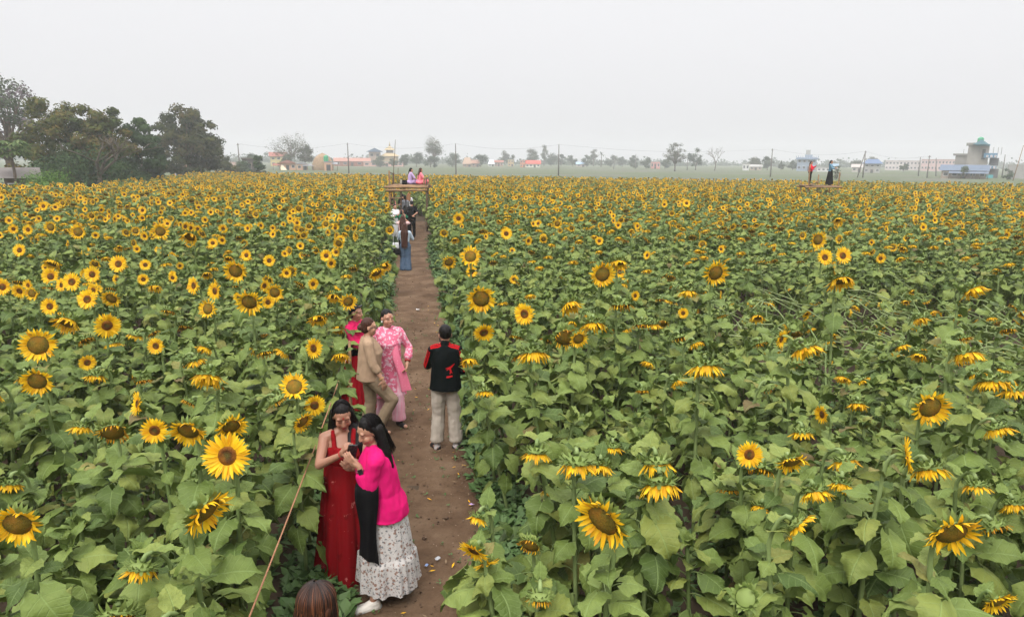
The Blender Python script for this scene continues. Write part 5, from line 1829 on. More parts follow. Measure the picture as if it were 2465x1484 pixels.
def leaf_mb(seed, pitch0, droop, cup, pet_pitch, pet_len=0.15, wmax=0.42):
    g = random.Random(seed)
    mb = MB()
    # petiole
    pts, p, a = [Vector((0, 0, 0))], Vector((0, 0, 0)), pet_pitch + 0.45
    for k in range(4):
        p = p + Vector((math.cos(a), 0, math.sin(a))) * (pet_len / 4)
        a -= 0.22
        pts.append(p)
    mb.tube(pts, [0.0065, 0.005, 0.0045, 0.004, 0.0035], 5, 1, cap=False, rnd=0.2)
    base = pts[-1]
    nt, ss = 12, (-1, -0.62, -0.3, 0, 0.3, 0.62, 1)
    V, UV, F = [], [], []
    c, a = Vector(base), pitch0
    side = g.uniform(-0.35, 0.35)
    ph1, ph2 = g.uniform(0, 6), g.uniform(0, 6)
    for i in range(nt):
        t = i / (nt - 1)
        w = wmax * LL * (math.sin(PI * min(1, t ** 0.55)) ** 0.95 * (1 - 0.2 * t ** 3) if 0 < t < 1 else 0)
        if i == 0:
            w = wmax * LL * 0.30
        if 0 < i < nt - 1:
            w *= 1 + (0.075 if i % 2 else -0.075) + g.uniform(-0.03, 0.03)
        tx = Vector((math.cos(a), 0, math.sin(a)))
        nz = Vector((-math.sin(a), 0, math.cos(a)))
        tw = side * t
        for s in ss:
            y = s * w
            x = -0.20 * LL * (1 - t) ** 3 * abs(s) ** 1.5 - (0.02 * LL if abs(s) == 1 and i % 2 == 0 else 0)
            z = cup * abs(y) + LL * 0.075 * math.sin(8 * t + ph1 + (2 if s > 0 else 0)) * abs(s) ** 2 + LL * 0.035 * math.sin(15 * t + ph2) * abs(s)
            z += 0.012 * (abs(s) == 0.3)
            V.append(c + tx * x + Vector((0, 1, 0)) * (y * math.cos(tw)) + nz * (z + y * math.sin(tw)))
            UV.append((t, s * w / (wmax * LL)))
        c = c + tx * (LL / (nt - 1))
        a -= droop / (nt - 1) * (0.4 + 1.2 * t)
    m = len(ss)
    for i in range(nt - 1):
        for k in range(m - 1):
            F.append((i * m + k, (i + 1) * m + k, (i + 1) * m + k + 1, i * m + k + 1))
    mb.add(V, F, 0, UV, 0.0)
    return mb


LEAF_TOP = [leaf_mb(40 + k, 0.55 - 0.2 * k, 0.7 + 0.25 * k, 0.25, 0.5, 0.07) for k in range(3)]
LEAF_MID = [leaf_mb(50 + k, 0.25 - 0.19 * k, 0.9 + 0.25 * k, (0.3, -0.25, 0.1, -0.4, 0.2)[k], 0.45, 0.15) for k in range(5)]
LEAF_LOW = [leaf_mb(60 + k, -0.45 - 0.25 * k, 0.8, (-0.3, 0.2, -0.15)[k], 0.15, 0.16) for k in range(3)]
LEAVES = LEAF_TOP + LEAF_MID + LEAF_LOW      # 0-2 top, 3-7 mid, 8-10 low


def petal_strip(mb, phi, r0, L, w, a0, curl, z0, g, age, twist):
    """one ray floret: leaves the rim outward at angle a0 to the disc plane, bending by curl"""
    n = 5
    V, UV, F = [], [], []
    er = Vector((math.cos(phi), math.sin(phi), 0))
    et = Vector((-math.sin(phi), math.cos(phi), 0))
    p, a = er * r0 + Vector((0, 0, z0)), a0
    rr = g.random() * 0.98
    for i in range(n):
        t = i / (n - 1)
        ww = w * (0.55, 1.0, 1.05, 0.75, 0.06)[i]
        d = er * math.cos(a) + Vector((0, 0, math.sin(a)))
        nn = -er * math.sin(a) + Vector((0, 0, math.cos(a)))
        sd = et * math.cos(twist * t) + nn * math.sin(twist * t)
        V += [p - sd * ww + nn * ww * 0.35, p, p + sd * ww + nn * ww * 0.35]
        UV += [(t, age)] * 3
        p = p + d * (L / (n - 1))
        a += curl / (n - 1)
    for i in range(n - 1):
        for k in range(2):
            F.append((i * 3 + k, (i + 1) * 3 + k, (i + 1) * 3 + k + 1, i * 3 + k + 1))
    mb.add(V, F, 2, UV, rr)


def head_parts(seed, kind):
    """kind: fresh | mature | nodding | wilted | bud -> dict of MB: back, disc, petals"""
    g = random.Random(seed)
    rd = {'fresh': 0.37, 'mature': 0.53, 'nodding': 0.56, 'wilted': 0.66, 'bud': 0.42}[kind] * HR * g.uniform(0.93, 1.07)
    dome = {'fresh': 0.16, 'mature': 0.30, 'nodding': 0.22, 'wilted': 0.28, 'bud': 0.2}[kind] * rd
    disc, pet, back = MB(), MB(), MB()
    nr, ns = 6, 20
    V, F, UV = [(0, 0, dome)], [], [(0, 0 if kind == 'fresh' else 1)]
    for i in range(1, nr + 1):
        q = i / nr
        for k in range(ns):
            w = 2 * PI * k / ns
            rr = rd * q * (1 + 0.02 * math.sin(3 * w + seed))
            zz = dome * (1 - q ** 2.4) + (0.12 * rd * math.exp(-((q - 0.7) / 0.2) ** 2) if kind == 'fresh' else 0)
            V.append((rr * math.cos(w), rr * math.sin(w), zz))
            UV.append((q, 0 if kind == 'fresh' else 1))
    for k in range(ns):
        F.append((0, 1 + k, 1 + (k + 1) % ns))
    for i in range(nr - 1):
        for k in range(ns):
            k2 = (k + 1) % ns
            F.append((1 + i * ns + k, 1 + (i + 1) * ns + k, 1 + (i + 1) * ns + k2, 1 + i * ns + k2))
    disc.add(V, F, 4 if kind == 'bud' else 3, UV, g.random())
    # green back
    prof = [(1.03, 0.0), (1.08, -0.10), (0.98, -0.26), (0.66, -0.42), (0.30, -0.52), (0.12, -0.60)]
    V, F = [], []
    for i, (q, z) in enumerate(prof):
        for k in range(ns):
            w = 2 * PI * k / ns
            V.append((rd * q * math.cos(w), rd * q * math.sin(w), rd * z))
    for i in range(len(prof) - 1):
        for k in range(ns):
            k2 = (k + 1) % ns
            F.append((i * ns + k, i * ns + k2, (i + 1) * ns + k2, (i + 1) * ns + k))
    back.add(V, F, 4, None, g.random() * 0.9)
    for ring, (q, z) in enumerate(((1.05, -0.05), (1.06, -0.16), (0.9, -0.32))):
        for k in range(15):
            w = 2 * PI * (k + 0.5 * ring) / 15 + g.uniform(-0.08, 0.08)
            er = Vector((math.cos(w), math.sin(w), 0))
            et = Vector((-math.sin(w), math.cos(w), 0))
            a = {'bud': 1.25, 'fresh': -0.1}.get(kind, 0.2) + g.uniform(-0.5, 0.5) - 0.35 * ring
            d = er * math.cos(a) + Vector((0, 0, math.sin(a)))
            p = er * rd * q + Vector((0, 0, rd * z))
            L, ww = HR * g.uniform(0.30, 0.44), HR * 0.085
            back.add([p - et * ww, p + et * ww, p + d * L * 0.5 + et * ww * 0.9, p + d * L * 0.5 - et * ww * 0.9, p + d * L - Vector((0, 0, 0.01))],
                     [(0, 1, 2, 3), (3, 2, 4)], 4, None, g.random() * 0.9)
    n = {'fresh': 44, 'mature': 40, 'nodding': 44, 'wilted': 30, 'bud': 0}[kind]
    for k in range(n):
        if kind == 'wilted' and g.random() < 0.08:
            continue
        ph = 2 * PI * (k + g.uniform(-0.3, 0.3)) / n
        if kind == 'fresh':
            L, w, a0, c, age = g.uniform(0.54, 0.68), 0.070, g.uniform(-0.05, 0.5), g.uniform(-0.6, 0.35), g.uniform(0, 0.15)
        elif kind == 'mature':
            L, w, a0, c, age = g.uniform(0.40, 0.60), 0.066, g.uniform(0.0, 0.75), g.uniform(-0.9, 1.7), g.uniform(0, 0.35)
        elif kind == 'nodding':
            L, w, a0, c, age = g.uniform(0.36, 0.68), 0.060, g.uniform(0.55, 1.5), g.uniform(-0.5, 0.8), g.uniform(0, 0.45)
        else:
            L, w, a0, c, age = g.uniform(0.26, 0.48), 0.042, g.uniform(0.3, 1.4), g.uniform(-0.5, 2.2), g.uniform(0.3, 1.0)
        petal_strip(pet, ph, rd * g.uniform(0.96, 1.03), L * HR, w * HR, a0, c, rd * g.uniform(-0.03, 0.03), g, age, g.uniform(-0.9, 0.9) * (0.5 if kind == 'fresh' else 1.0))
    return {'back': back, 'disc': disc, 'petals': pet}


KINDS = {'F': 'fresh', 'M': 'mature', 'N': 'nodding', 'W': 'wilted', 'B': 'bud'}
HEADS = {k: [head_parts(900 + 37 * i + ord(k), KINDS[k]) for i in range(4 if k != 'B' else 2)] for k in KINDS}


def plan_plant(g, H, az, pitch, kind, hr, lean=(0.0, 0.0), nleaf=15, spread=1.0):
    """a plant rooted at the origin: stem points and radii, leaves [(index, matrix)], head (kind, variant, matrix)"""
    n = Vector((math.sin(az) * math.cos(pitch), -math.cos(az) * math.cos(pitch), math.sin(pitch)))
    hz = Vector((n.x, n.y, 0))
    hz = hz.normalized() if hz.length > 0.05 else Vector((0, -1, 0))
    head = Vector((lean[0], lean[1], H)) + hz * 0.06
    back = head - n * hr * 0.42
    nod = max(0.0, -pitch - 0.35)
    s1 = head - hz * (0.12 + 0.10 * nod) - Vector((0, 0, max(0.13, 0.30 - 0.20 * nod)))
    pts = []
    bow = Vector((g.uniform(-0.04, 0.04), g.uniform(-0.04, 0.04), 0))
    for k in range(6):
        t = k / 5
        pts.append(Vector((s1.x * t, s1.y * t, s1.z * t)) + bow * math.sin(PI * t))
    up = (pts[-1] - pts[-2]).normalized() * (0.32 + 0.05 * nod)
    tn = n * (0.22 + 0.06 * nod)
    neck = []
    for k in range(1, 7):
        t = k / 6
        h00, h10, h01, h11 = 2 * t ** 3 - 3 * t * t + 1, t ** 3 - 2 * t * t + t, -2 * t ** 3 + 3 * t * t, t ** 3 - t * t
        neck.append(s1 * h00 + up * h10 + back * h01 + tn * h11)
    rs = 0.0125 + 0.02 * (hr - 0.1)
    rad = [rs * 1.35 - 0.04 * rs * k for k in range(6)] + [rs * 1.05, rs, rs * 0.95, rs * 0.95, rs * 1.05, rs * 1.35]
    allp = pts + neck
    if kind == '-':                       # no bloom: the stalk ends in a tuft of young leaves
        allp = pts + [s1 + Vector((0, 0, 0.05))]
        rad = rad[:6] + [rs * 0.5]
    leaves = []
    ph = g.uniform(0, 2 * PI)
    for k in range(nleaf):
        t = 0.30 + 0.70 * (k / max(1, nleaf - 1)) ** 0.72
        i = min(4, int(t * 5))
        p = pts[i].lerp(pts[i + 1], min(1, t * 5 - i))
        ph += 2.4 + g.uniform(-0.35, 0.35)
        if t < 0.58:
            idx, sc = 8 + g.randrange(3), g.uniform(0.65, 1.05)
        elif t < 0.88:
            idx, sc = 3 + g.randrange(5), g.uniform(0.62, 1.12)
        else:
            idx, sc = g.randrange(3) if g.random() < 0.45 else 3 + g.randrange(5), g.uniform(0.42, 0.8)
        m = Matrix.Translation(p) @ Matrix.Rotation(ph, 4, 'Z') @ Matrix.Rotation(g.uniform(-0.45, 0.45), 4, 'X') @ Matrix.Rotation(g.uniform(-0.35, 0.45), 4, 'Y') @ Matrix.Scale(sc * spread, 4)
        leaves.append((idx, m))
    if kind != '-':                       # two small leaves on the neck, close under the head
        for k in range(2):
            ph += 2.6
            m = Matrix.Translation(neck[1 + k]) @ Matrix.Rotation(ph, 4, 'Z') @ Matrix.Rotation(-0.3, 4, 'Y') @ Matrix.Scale(g.uniform(0.38, 0.6) * spread, 4)
            leaves.append((g.randrange(3), m))
    else:
        for k in range(5):
            ph += 2.4
            m = Matrix.Translation(s1 + Vector((0, 0, 0.008 * k))) @ Matrix.Rotation(ph, 4, 'Z') @ Matrix.Rotation(-0.55 - 0.12 * k, 4, 'Y') @ Matrix.Scale(g.uniform(0.42, 0.7) * (1 - 0.08 * k), 4)
            leaves.append((g.randrange(3), m))
    q = n.to_track_quat('Z', 'Y').to_matrix().to_4x4()
    hm = Matrix.Translation(head) @ q @ Matrix.Rotation(g.uniform(0, 6.28), 4, 'Z') @ Matrix.Scale(hr / HR, 4)
    return dict(stem=allp, rad=rad, leaves=leaves, head=None if kind == '-' else (kind, g.randrange(len(HEADS[kind])), hm))


def joined_plant(pl, g):
    mb = MB()
    mb.tube(pl['stem'], pl['rad'], 6, 1, rnd=g.random() * 0.9)
    for idx, m in pl['leaves']:
        o = LEAVES[idx]
        mb.add(np.concatenate(o.V), o.F, o.M, np.concatenate(o.UV), g.random() * 0.99, m)
    if pl['head']:
        k, v, m = pl['head']
        for part in ('back', 'disc', 'petals'):
            mb.merge(HEADS[k][v][part], m)
    return mb


# ------------------------------------------------------------------ where things stand
def far_edge(x):
    return 88 - 0.24 * x


def in_field(x, y):
    if y > far_edge(x) or y < 0.6:
        return False
    if x < (-37 if y < 50 else -31 - 0.27 * (y - 50)) - 0.8 * math.sin(y * 0.35):
        return False
    return True


def lodged(x, y):
    """0..1 how flattened the crop is (the trampled patch)"""
    cx, cy = 7.6, 12.0
    q = ((x - cx) / 4.4) ** 2 + ((y - cy) / 3.1) ** 2
    q += 0.35 * noise.noise(Vector((x * 0.6, y * 0.6, 3)))
    return max(0.0, min(1.0, (1.15 - q) * 2.2))


# ------------------------------------------------------------------ blooms the photograph shows
# px, py, width in px, kind, facing (deg, 0 to the camera, + to the right), pitch (deg, + up)
BLOOMS = [
    (92, 830, 82, 'M', 20, 5), (90, 917, 74, 'M', 15, -12), (375, 832, 42, 'F', 0, 5), (500, 905, 84, 'N', 0, -62), (708, 930, 66, 'M', 10, 35),
    (754, 838, 52, 'F', 62, 12), (757, 975, 52, 'F', 25, 10), (728, 1014, 58, 'M', 55, -25), (331, 972, 62, 'F', -48, 12), (372, 1035, 66, 'F', 10, 0),
    (453, 1037, 88, 'M', 0, -28), (272, 1040, 68, 'W', 20, -30), (557, 1026, 74, 'M', 35, -28), (547, 1096, 116, 'F', 0, 14), (497, 1230, 128, 'M', 68, -30),
    (42, 1260, 112, 'M', 12, -12), (457, 1322, 50, 'B', 10, 30), (22, 1165, 60, 'N', 0, -68), (210, 872, 40, 'F', 40, 0), (335, 910, 36, 'W', 0, -40),
    (285, 635, 44, 'F', 0, 15), (188, 558, 38, 'M', 10, 5), (45, 550, 33, 'F', 10, 10), (80, 549, 33, 'F', 0, 10), (47, 602, 33, 'F', 0, 15), (127, 633, 40, 'N', 0, -45),
    (122, 665, 45, 'F', 5, 10), (173, 678, 46, 'F', 0, 15), (222, 660, 42, 'F', 0, 8), (6, 690, 46, 'F', 5, 10), (47, 700, 38, 'F', 0, -10), (77, 706, 34, 'M', 0, 5),
    (120, 737, 45, 'F', 0, 10), (210, 720, 50, 'F', 0, 18), (268, 718, 46, 'M', 0, -20), (163, 776, 55, 'N', 0, -40), (258, 783, 62, 'F', 40, -5), (337, 500, 30, 'F', 0, 10),
    (466, 687, 44, 'F', -30, 10), (517, 700, 46, 'F', -30, 5), (600, 727, 64, 'M', 5, -18), (567, 652, 56, 'M', 5, -10), (648, 627, 30, 'F', 0, 10), (500, 743, 48, 'M', -15, 15),
    (515, 586, 36, 'F', 20, 5), (386, 557, 40, 'M', 25, 0), (345, 672, 28, 'F', 10, 5), (458, 570, 40, 'N', 0, -40), (661, 704, 46, 'M', 10, -5), (575, 716, 30, 'F', 0, 0),
    (645, 727, 32, 'F', 20, 5), (690, 657, 26, 'F', 0, 0), (593, 614, 30, 'F', -10, 15), (785, 615, 32, 'F', 0, 10), (818, 605, 36, 'F', -5, 0), (805, 580, 36, 'M', 0, 0),
    (753, 683, 30, 'F', 50, 0), (803, 713, 36, 'N', 0, -50), (838, 726, 42, 'M', 25, -10), (766, 766, 42, 'N', 15, -50), (812, 790, 32, 'N', 20, -45), (372, 690, 34, 'N', 20, -60),
    (405, 750, 34, 'W', 0, -60), (310, 560, 30, 'M', 0, 0), (660, 545, 26, 'F', 0, 10), (735, 505, 26, 'M', 0, 0), (640, 850, 46, 'W', 30, -60), (430, 880, 30, 'W', 0, -60),
    (148, 536, 34, 'M', 0, -10), (108, 502, 34, 'F', 0, 10), (20, 470, 26, 'F', 0, 10), (230, 520, 28, 'M', 0, 0), (815, 545, 24, 'F', 0, 5), (820, 855, 44, 'N', 10, -55),
    (1132, 617, 50, 'M', 0, 18), (1135, 654, 30, 'F', 0, 10), (1080, 631, 36, 'M', 15, -20), (1226, 560, 44, 'F', 0, 8), (1299, 571, 30, 'F', 10, 10), (1277, 577, 30, 'F', 40, 0),
    (1158, 719, 72, 'M', 0, -12), (1262, 755, 56, 'F', -28, 5), (1372, 734, 58, 'N', 25, -48), (1164, 800, 54, 'F', 15, -22), (1130, 867, 42, 'N', 10, -55), (1165, 942, 46, 'N', 10, -70),
    (1360, 812, 62, 'W', 5, -22), (1392, 815, 48, 'M', 15, -15), (1428, 780, 66, 'N', 5, -66), (1495, 735, 62, 'W', 10, -70), (1545, 782, 56, 'W', 0, -72), (1285, 850, 82, 'N', 10, -68),
    (1697, 882, 84, 'N', 0, -68), (1450, 660, 64, 'M', 12, -8), (1237, 672, 24, 'F', 5, 5), (1557, 615, 34, 'F', -60, 0), (1488, 632, 46, 'N', 0, -60), (1722, 657, 64, 'M', 10, -14),
    (1968, 577, 56, 'M', 10, -5), (1985, 619, 40, 'F', 5, 12), (2028, 615, 44, 'F', 8, 16), (2007, 655, 36, 'F', 60, 10), (2025, 675, 64, 'N', 0, -55), (2342, 697, 60, 'N', 25, -50),
    (1655, 702, 44, 'N', 0, -70), (1733, 712, 26, 'F', 70, 0), (1880, 815, 48, 'F', 40, -5), (1938, 838, 80, 'N', 30, -60), (2325, 852, 76, 'N', 15, -60), (2387, 918, 84, 'N', 5, -68),
    (2238, 980, 92, 'M', 0, -8), (1978, 997, 48, 'F', -75, 0), (1930, 1040, 52, 'N', 0, -72), (1803, 1093, 66, 'F', 0, 12), (1905, 1112, 74, 'M', 5, -38), (2180, 1095, 96, 'F', 62, 15),
    (2235, 1130, 86, 'N', 15, -60), (1388, 1115, 86, 'N', 0, -76), (1290, 1090, 66, 'N', -10, -72), (1330, 1180, 60, 'N', -20, -60), (1590, 1165, 100, 'N', 5, -68), (1580, 1115, 80, 'N', 10, -70),
    (1450, 1252, 146, 'M', -42, -18), (1140, 1325, 80, 'F', -30, -35), (1170, 1355, 60, 'F', 30, -50), (1275, 1312, 52, 'W', -20, -25), (1920, 1262, 86, 'M', 48, -35), (1962, 1185, 70, 'N', 10, -55),
    (2290, 1283, 130, 'M', 0, -24), (2392, 1268, 70, 'W', 25, -55), (2440, 1215, 62, 'N', 0, -60), (2350, 1168, 64, 'N', 0, -70), (2400, 1447, 84, 'M', 10, -30), (2085, 1208, 52, 'N', -15, -65),
    (1755, 1177, 56, 'W', 0, -70), (1830, 1222, 36, 'N', -30, -50), (1475, 1077, 46, 'N', 0, -70), (2400, 1032, 62, 'N', 20, -60), (1150, 1245, 40, 'N', -30, -60), (1545, 940, 30, 'W', 0, -65),
    (2030, 910, 40, 'N', -40, -55), (2075, 915, 36, 'N', 40, -45), (2215, 768, 40, 'N', 10, -60), (2320, 815, 40, 'W', 10, -60), (1410, 790, 40, 'W', 20, -60), (1465, 800, 36, 'W', 40, -40),
    (1300, 1440, 40, 'W', 0, -70), (1700, 600, 26, 'N', 0, -60), (1780, 605, 28, 'N', 10, -60), (1448, 540, 26, 'M', 0, 0), (1095, 580, 30, 'N', 20, -50), (1060, 560, 30, 'M', 0, -10),
    (1335, 535, 30, 'M', 10, -25), (1600, 487, 26, 'F', 0, 10), (1650, 492, 24, 'F', 0, 5), (1125, 560, 26, 'N', 10, -40), (1110, 527, 32, 'F', 0, 5), (2135, 623, 22, 'F', 0, 5),
    (2010, 530, 28, 'N', 0, -45), (930, 549, 30, 'M', 20, 0), (905, 655, 40, 'N', 40, -35), (925, 640, 30, 'N', 40, -30), (2425, 795, 40, 'W', 0, -60), (2440, 940, 60, 'N', 0, -70),
]
# ------------------------------------------------------------------ planting
STAND = [(-2.2, 8.9), (-2.5, 9.05), (-2.3, 8.5), (-2.6, 9.4), (-2.05, 8.2), (-2.35, 9.55), (-1.95, 8.6), (-4.35, 31.6), (-0.9, 8.3), (-5.0, 35.0), (-4.2, 35.0), (-4.0, 36.5), (-5.0, 36.5)]     # nobody stands in a stem
plants = []        # dict(x, y, H, az, pitch, kind, hr, listed)
g0 = random.Random(5)
for (px, py, w, kind, az, pi_) in BLOOMS:
    z = 1.66 if py < 1000 else 1.74
    z += g0.uniform(-0.05, 0.05)
    if kind in 'NW':
        z -= 0.10
    p = at_z(px, py, z)
    q = project(p)
    size = w * q[2] / FPX * (1.0 if kind != 'N' else 1.05)
    if size > 0.34:                       # a very broad bloom stands closer, and so taller
        z2 = min(2.1, 3.65 - (3.65 - z) * 0.33 / size)
        p, z = at_z(px, py, z2), z2
        size = w * project(p)[2] / FPX
    elif size < 0.19:
        z2 = max(1.15, 3.65 - (3.65 - z) * 0.20 / size)
        p, z = at_z(px, py, z2), z2
        size = w * project(p)[2] / FPX
    hr = max(0.09, min(0.20, size / 2 * (1.02 if kind == 'F' else 1.05 if kind == 'M' else 1.16)))
    plants.append(dict(x=p.x, y=p.y, H=z, az=R(az) + math.atan2(-p.x, -p.y) * 0, pitch=R(pi_), kind=kind, hr=hr, listed=True, bend=0.30 if 1100 < px < 1300 and py > 700 else -0.34 if 745 < px < 845 and 690 < py < 1000 else 0))

cell = {}


def near_any(x, y, r):
    i, j = int(x // 0.5), int(y // 0.5)
    for a in range(i - 1, i + 2):
        for b in range(j - 1, j + 2):
            for (qx, qy) in cell.get((a, b), ()):
                if (qx - x) ** 2 + (qy - y) ** 2 < r * r:
                    return True
    return False


def put(x, y):
    cell.setdefault((int(x // 0.5), int(y // 0.5)), []).append((x, y))


for p in plants:
    put(p['x'], p['y'])
for (x, y) in STAND:
    put(x, y)
SP = 0.47
y = 0.9
row = 0
while y < 108:
    half = 0.80 * y + 5.5
    k0 = int(-half / SP)
    for k in range(k0, -k0 + 1):
        x = k * SP + g0.uniform(-0.17, 0.17) + (row % 2) * SP * 0.5
        yy = y + g0.uniform(-0.15, 0.15)
        if not in_field(x, yy):
            continue
        dx = x - path_x(yy)
        edge = -1 if yy > 44 else PATH_HALF + (0.34 if dx < 0 else 0.22) + (0.34 if dx > 0 and yy < 9.2 else 0) + (0.40 if dx < 0 and yy < 7.5 else 0.30 if dx < 0 and yy < 10 else 0) + (0.24 if 10 < yy < 26 else 0) + 0.10 * math.sin(yy * 1.7 + (2 if dx > 0 else 0))
        if abs(dx) < edge or near_any(x, yy, 0.30) or (yy < 7 and g0.random() < 0.12):
            continue
        lod = lodged(x, yy)
        if lod > 0.3 and g0.random() < 0.22:
            continue
        u = g0.random()
        right = dx > 0
        if yy < 10.5:
            kind = 'W' if u < 0.18 else 'N' if u < 0.34 else 'B' if u < 0.40 else '-'
            H = g0.uniform(1.18, 1.47)
        elif yy < 17 and right:
            kind = 'N' if u < 0.22 else 'W' if u < 0.36 else 'F' if u < 0.40 else '-'
            H = g0.uniform(1.28, 1.60)
        elif yy < 17:
            kind = 'N' if u < 0.18 else 'W' if u < 0.30 else 'F' if u < 0.38 else 'M' if u < 0.46 else '-'
            H = g0.uniform(1.28, 1.60)
        elif yy < 32 and right:
            kind = 'N' if u < 0.30 else 'W' if u < 0.42 else 'M' if u < 0.48 else 'F' if u < 0.54 + 0.01 * (yy - 17) else '-'
            H = g0.uniform(1.42, 1.74)
        else:
            kind = 'F' if u < 0.22 else 'M' if u < 0.36 else 'N' if u < 0.52 else 'W' if u < 0.62 else '-'
            H = g0.uniform(1.48, 1.82)
        pitch = {'F': g0.uniform(-8, 22), 'M': g0.uniform(-28, 8), 'N': g0.uniform(-75, -48), 'W': g0.uniform(-75, -40), 'B': 40, '-': 60}[kind]
        if yy > 40:
            H -= 0.16 * min(1, (yy - 40) / 25)
        if abs(dx) < edge + 0.5:
            H -= 0.08
        put(x, yy)
        plants.append(dict(x=x, y=yy, H=H * (1 - 0.3 * lod), az=R(g0.gauss(8, 38)), pitch=R(pitch), kind=kind, hr=g0.uniform(0.10, 0.145), listed=False, lod=lod))
    y += SP * 0.98
    row += 1

for i, p in enumerate(plants):
    p['i'] = i
    q = project((p['x'], p['y'], p['H']))
    p['seen'] = q is not None and -50 < q[0] < 2514 and 380 < q[1] < 1620
    p['key'] = p['y'] - (4.0 if p['listed'] else 0.0) + (6.0 if p.get('lod', 0) > 0.35 else 0)
cand = sorted((p for p in plants if p['seen']), key=lambda p: p['key'])
single = cand[:300]
ids = {p['i'] for p in single}
rest = [p for p in plants if p['i'] not in ids]

# meshes shared by the single plants
LEAF_ME = [m.mesh('leaf', SUN_MATS) for m in LEAVES]
HEAD_ME = {k: [{n: h[n].mesh(n, SUN_MATS) for n in h if h[n].n} for h in v] for k, v in HEADS.items()}

ORD = 'first second third fourth fifth sixth seventh eighth ninth tenth eleventh twelfth thirteenth fourteenth fifteenth sixteenth seventeenth eighteenth nineteenth twentieth'.split()


def ordinal(n):
    if n <= 20:
        return ORD[n - 1]
    tens = ['twenty', 'thirty', 'forty', 'fifty', 'sixty', 'seventy'][n // 10 - 2]
    return tens[:-1] + 'ieth' if n % 10 == 0 else tens + '-' + ORD[n % 10 - 1]


BANDS = [(3.3, 'in the closest row'), (4.1, 'in front of the phone pair'), (4.9, 'just before the phone pair'), (5.8, 'beside the phone pair'), (6.7, 'just behind the phone pair'),
         (7.6, 'just before the jacket boy'), (8.6, 'level with the jacket boy'), (9.8, 'level with the pink kurta'), (11.5, 'shortly past the pink kurta'), (14, 'well past the pink kurta'), (17, 'halfway to the jeans woman'),
         (20, 'nearing the jeans woman'), (25, 'level with the jeans woman'), (400, 'out by the bamboo platform')]


def describe(p):
    a = math.degrees(p['az'])
    k = p['kind']
    if k == '-':
        return 'leafy stalk without bloom'
    if k == 'B':
        return 'stalk with green closed bud'
    if k == 'W':
        return 'withered orange sunflower'
    if k == 'N':
        return 'nodding sunflower showing green back'
    size = 'big-disced sunflower' if k == 'M' else 'fresh sunflower'
    turn = ' in profile' if abs(a) > 44 else ' facing the camera' if math.degrees(p['pitch']) > -15 else ' tilted downward'
    return size + turn


groups = {}
for p in single:
    side = 'rope side' if p['x'] < path_x(p['y']) else 'boy side'
    band = next(b for lim, b in BANDS if p['y'] < lim)
    p['d'] = describe(p)
    groups.setdefault((p['d'], side, band), []).append(p)
for (d, side, band), v in groups.items():
    v.sort(key=lambda p: abs(p['x'] - path_x(p['y'])))
    for n, p in enumerate(v):
        if len(v) == 1:
            p['label'] = '%s, %s, %s' % (d, side, band)
        else:
            p['label'] = '%s, %s, %s, %s from path' % (d, side, band, ordinal(n + 1))

for p in single:
    g = random.Random(7000 + p['i'])
    hero = p['listed'] and p['kind'] == 'B'
    pl = plan_plant(g, p['H'], p['az'], p['pitch'], p['kind'], p['hr'], (g.uniform(-0.06, 0.06) - p.get('bend', 0), g.uniform(-0.06, 0.06)), nleaf=g.randrange(17, 23), spread=0.93 + (0.25 if hero else 0))
    lx, ly = (0, 0)
    if p['listed']:                       # the head, not the root, stands where the photograph shows it
        h = pl['head'][2].translation
        lx, ly = -h.x, -h.y
    root = thing('sunflower', p['label'], 'sunflower', (p['x'] + lx, p['y'] + ly, 0), 0, 'sunflower plants in the field')
    if p.get('lod', 0) > 0.3:
        root.rotation_euler = (g.uniform(-0.7, 0.7), g.uniform(-0.7, 0.7), 0)
    mb = MB()
    mb.tube(pl['stem'], pl['rad'], 7, 1, rnd=0.1)
    link('stem', mb.mesh('stem', SUN_MATS), root)
    for idx, m in pl['leaves']:
        link('leaf', LEAF_ME[idx], root, mtx=m)
    if pl['head']:
        k, v, m = pl['head']
        hd = link('flower_head', HEAD_ME[k][v]['back'], root, mtx=m)
        link('disc', HEAD_ME[k][v]['disc'], hd)
        if k != 'B':
            link('petals', HEAD_ME[k][v]['petals'], hd)

# ------------------------------------------------------------------ the rest of the field: one object
protos = bpy.data.collections.new('plant_kinds')
KIDX = {}
gp = random.Random(99)


def proto(kind, H, pitch, hr, nleaf=15, az=0.0, spread=1.0):
    i = len(protos.objects)
    pl = plan_plant(gp, H, az, R(pitch), kind, hr, (gp.uniform(-0.05, 0.05), gp.uniform(-0.05, 0.05)), nleaf, spread)
    o = bpy.data.objects.new('plant_kind_%02d' % i, joined_plant(pl, gp).mesh('plant_kind', SUN_MATS))
    protos.objects.link(o)
    KIDX.setdefault(kind, []).append((i, H))


for k in range(6):
    proto('F', 1.66, (2, 8, 14, 18, 6, -6)[k], 0.106 + 0.009 * (k % 3), 17)
for k in range(4):
    proto('M', 1.66, (-5, -15, -25, 5)[k], 0.112 + 0.007 * k, 17)
for k in range(4):
    proto('N', 1.60, (-50, -60, -70, -76)[k], 0.13, 17)
for k in range(2):
    proto('W', 1.56, (-50, -70)[k], 0.12, 13)
proto('B', 1.55, 40, 0.10, 15)
for k in range(2):
    proto('-', 1.50, 60, 0.10, 18)
for k in range(2):
    proto('N', 1.45, -60, 0.11, 6, spread=0.85)
LOD_I = [len(protos.objects) - 2, len(protos.objects) - 1]
KIDX['N'] = KIDX['N'][:4]

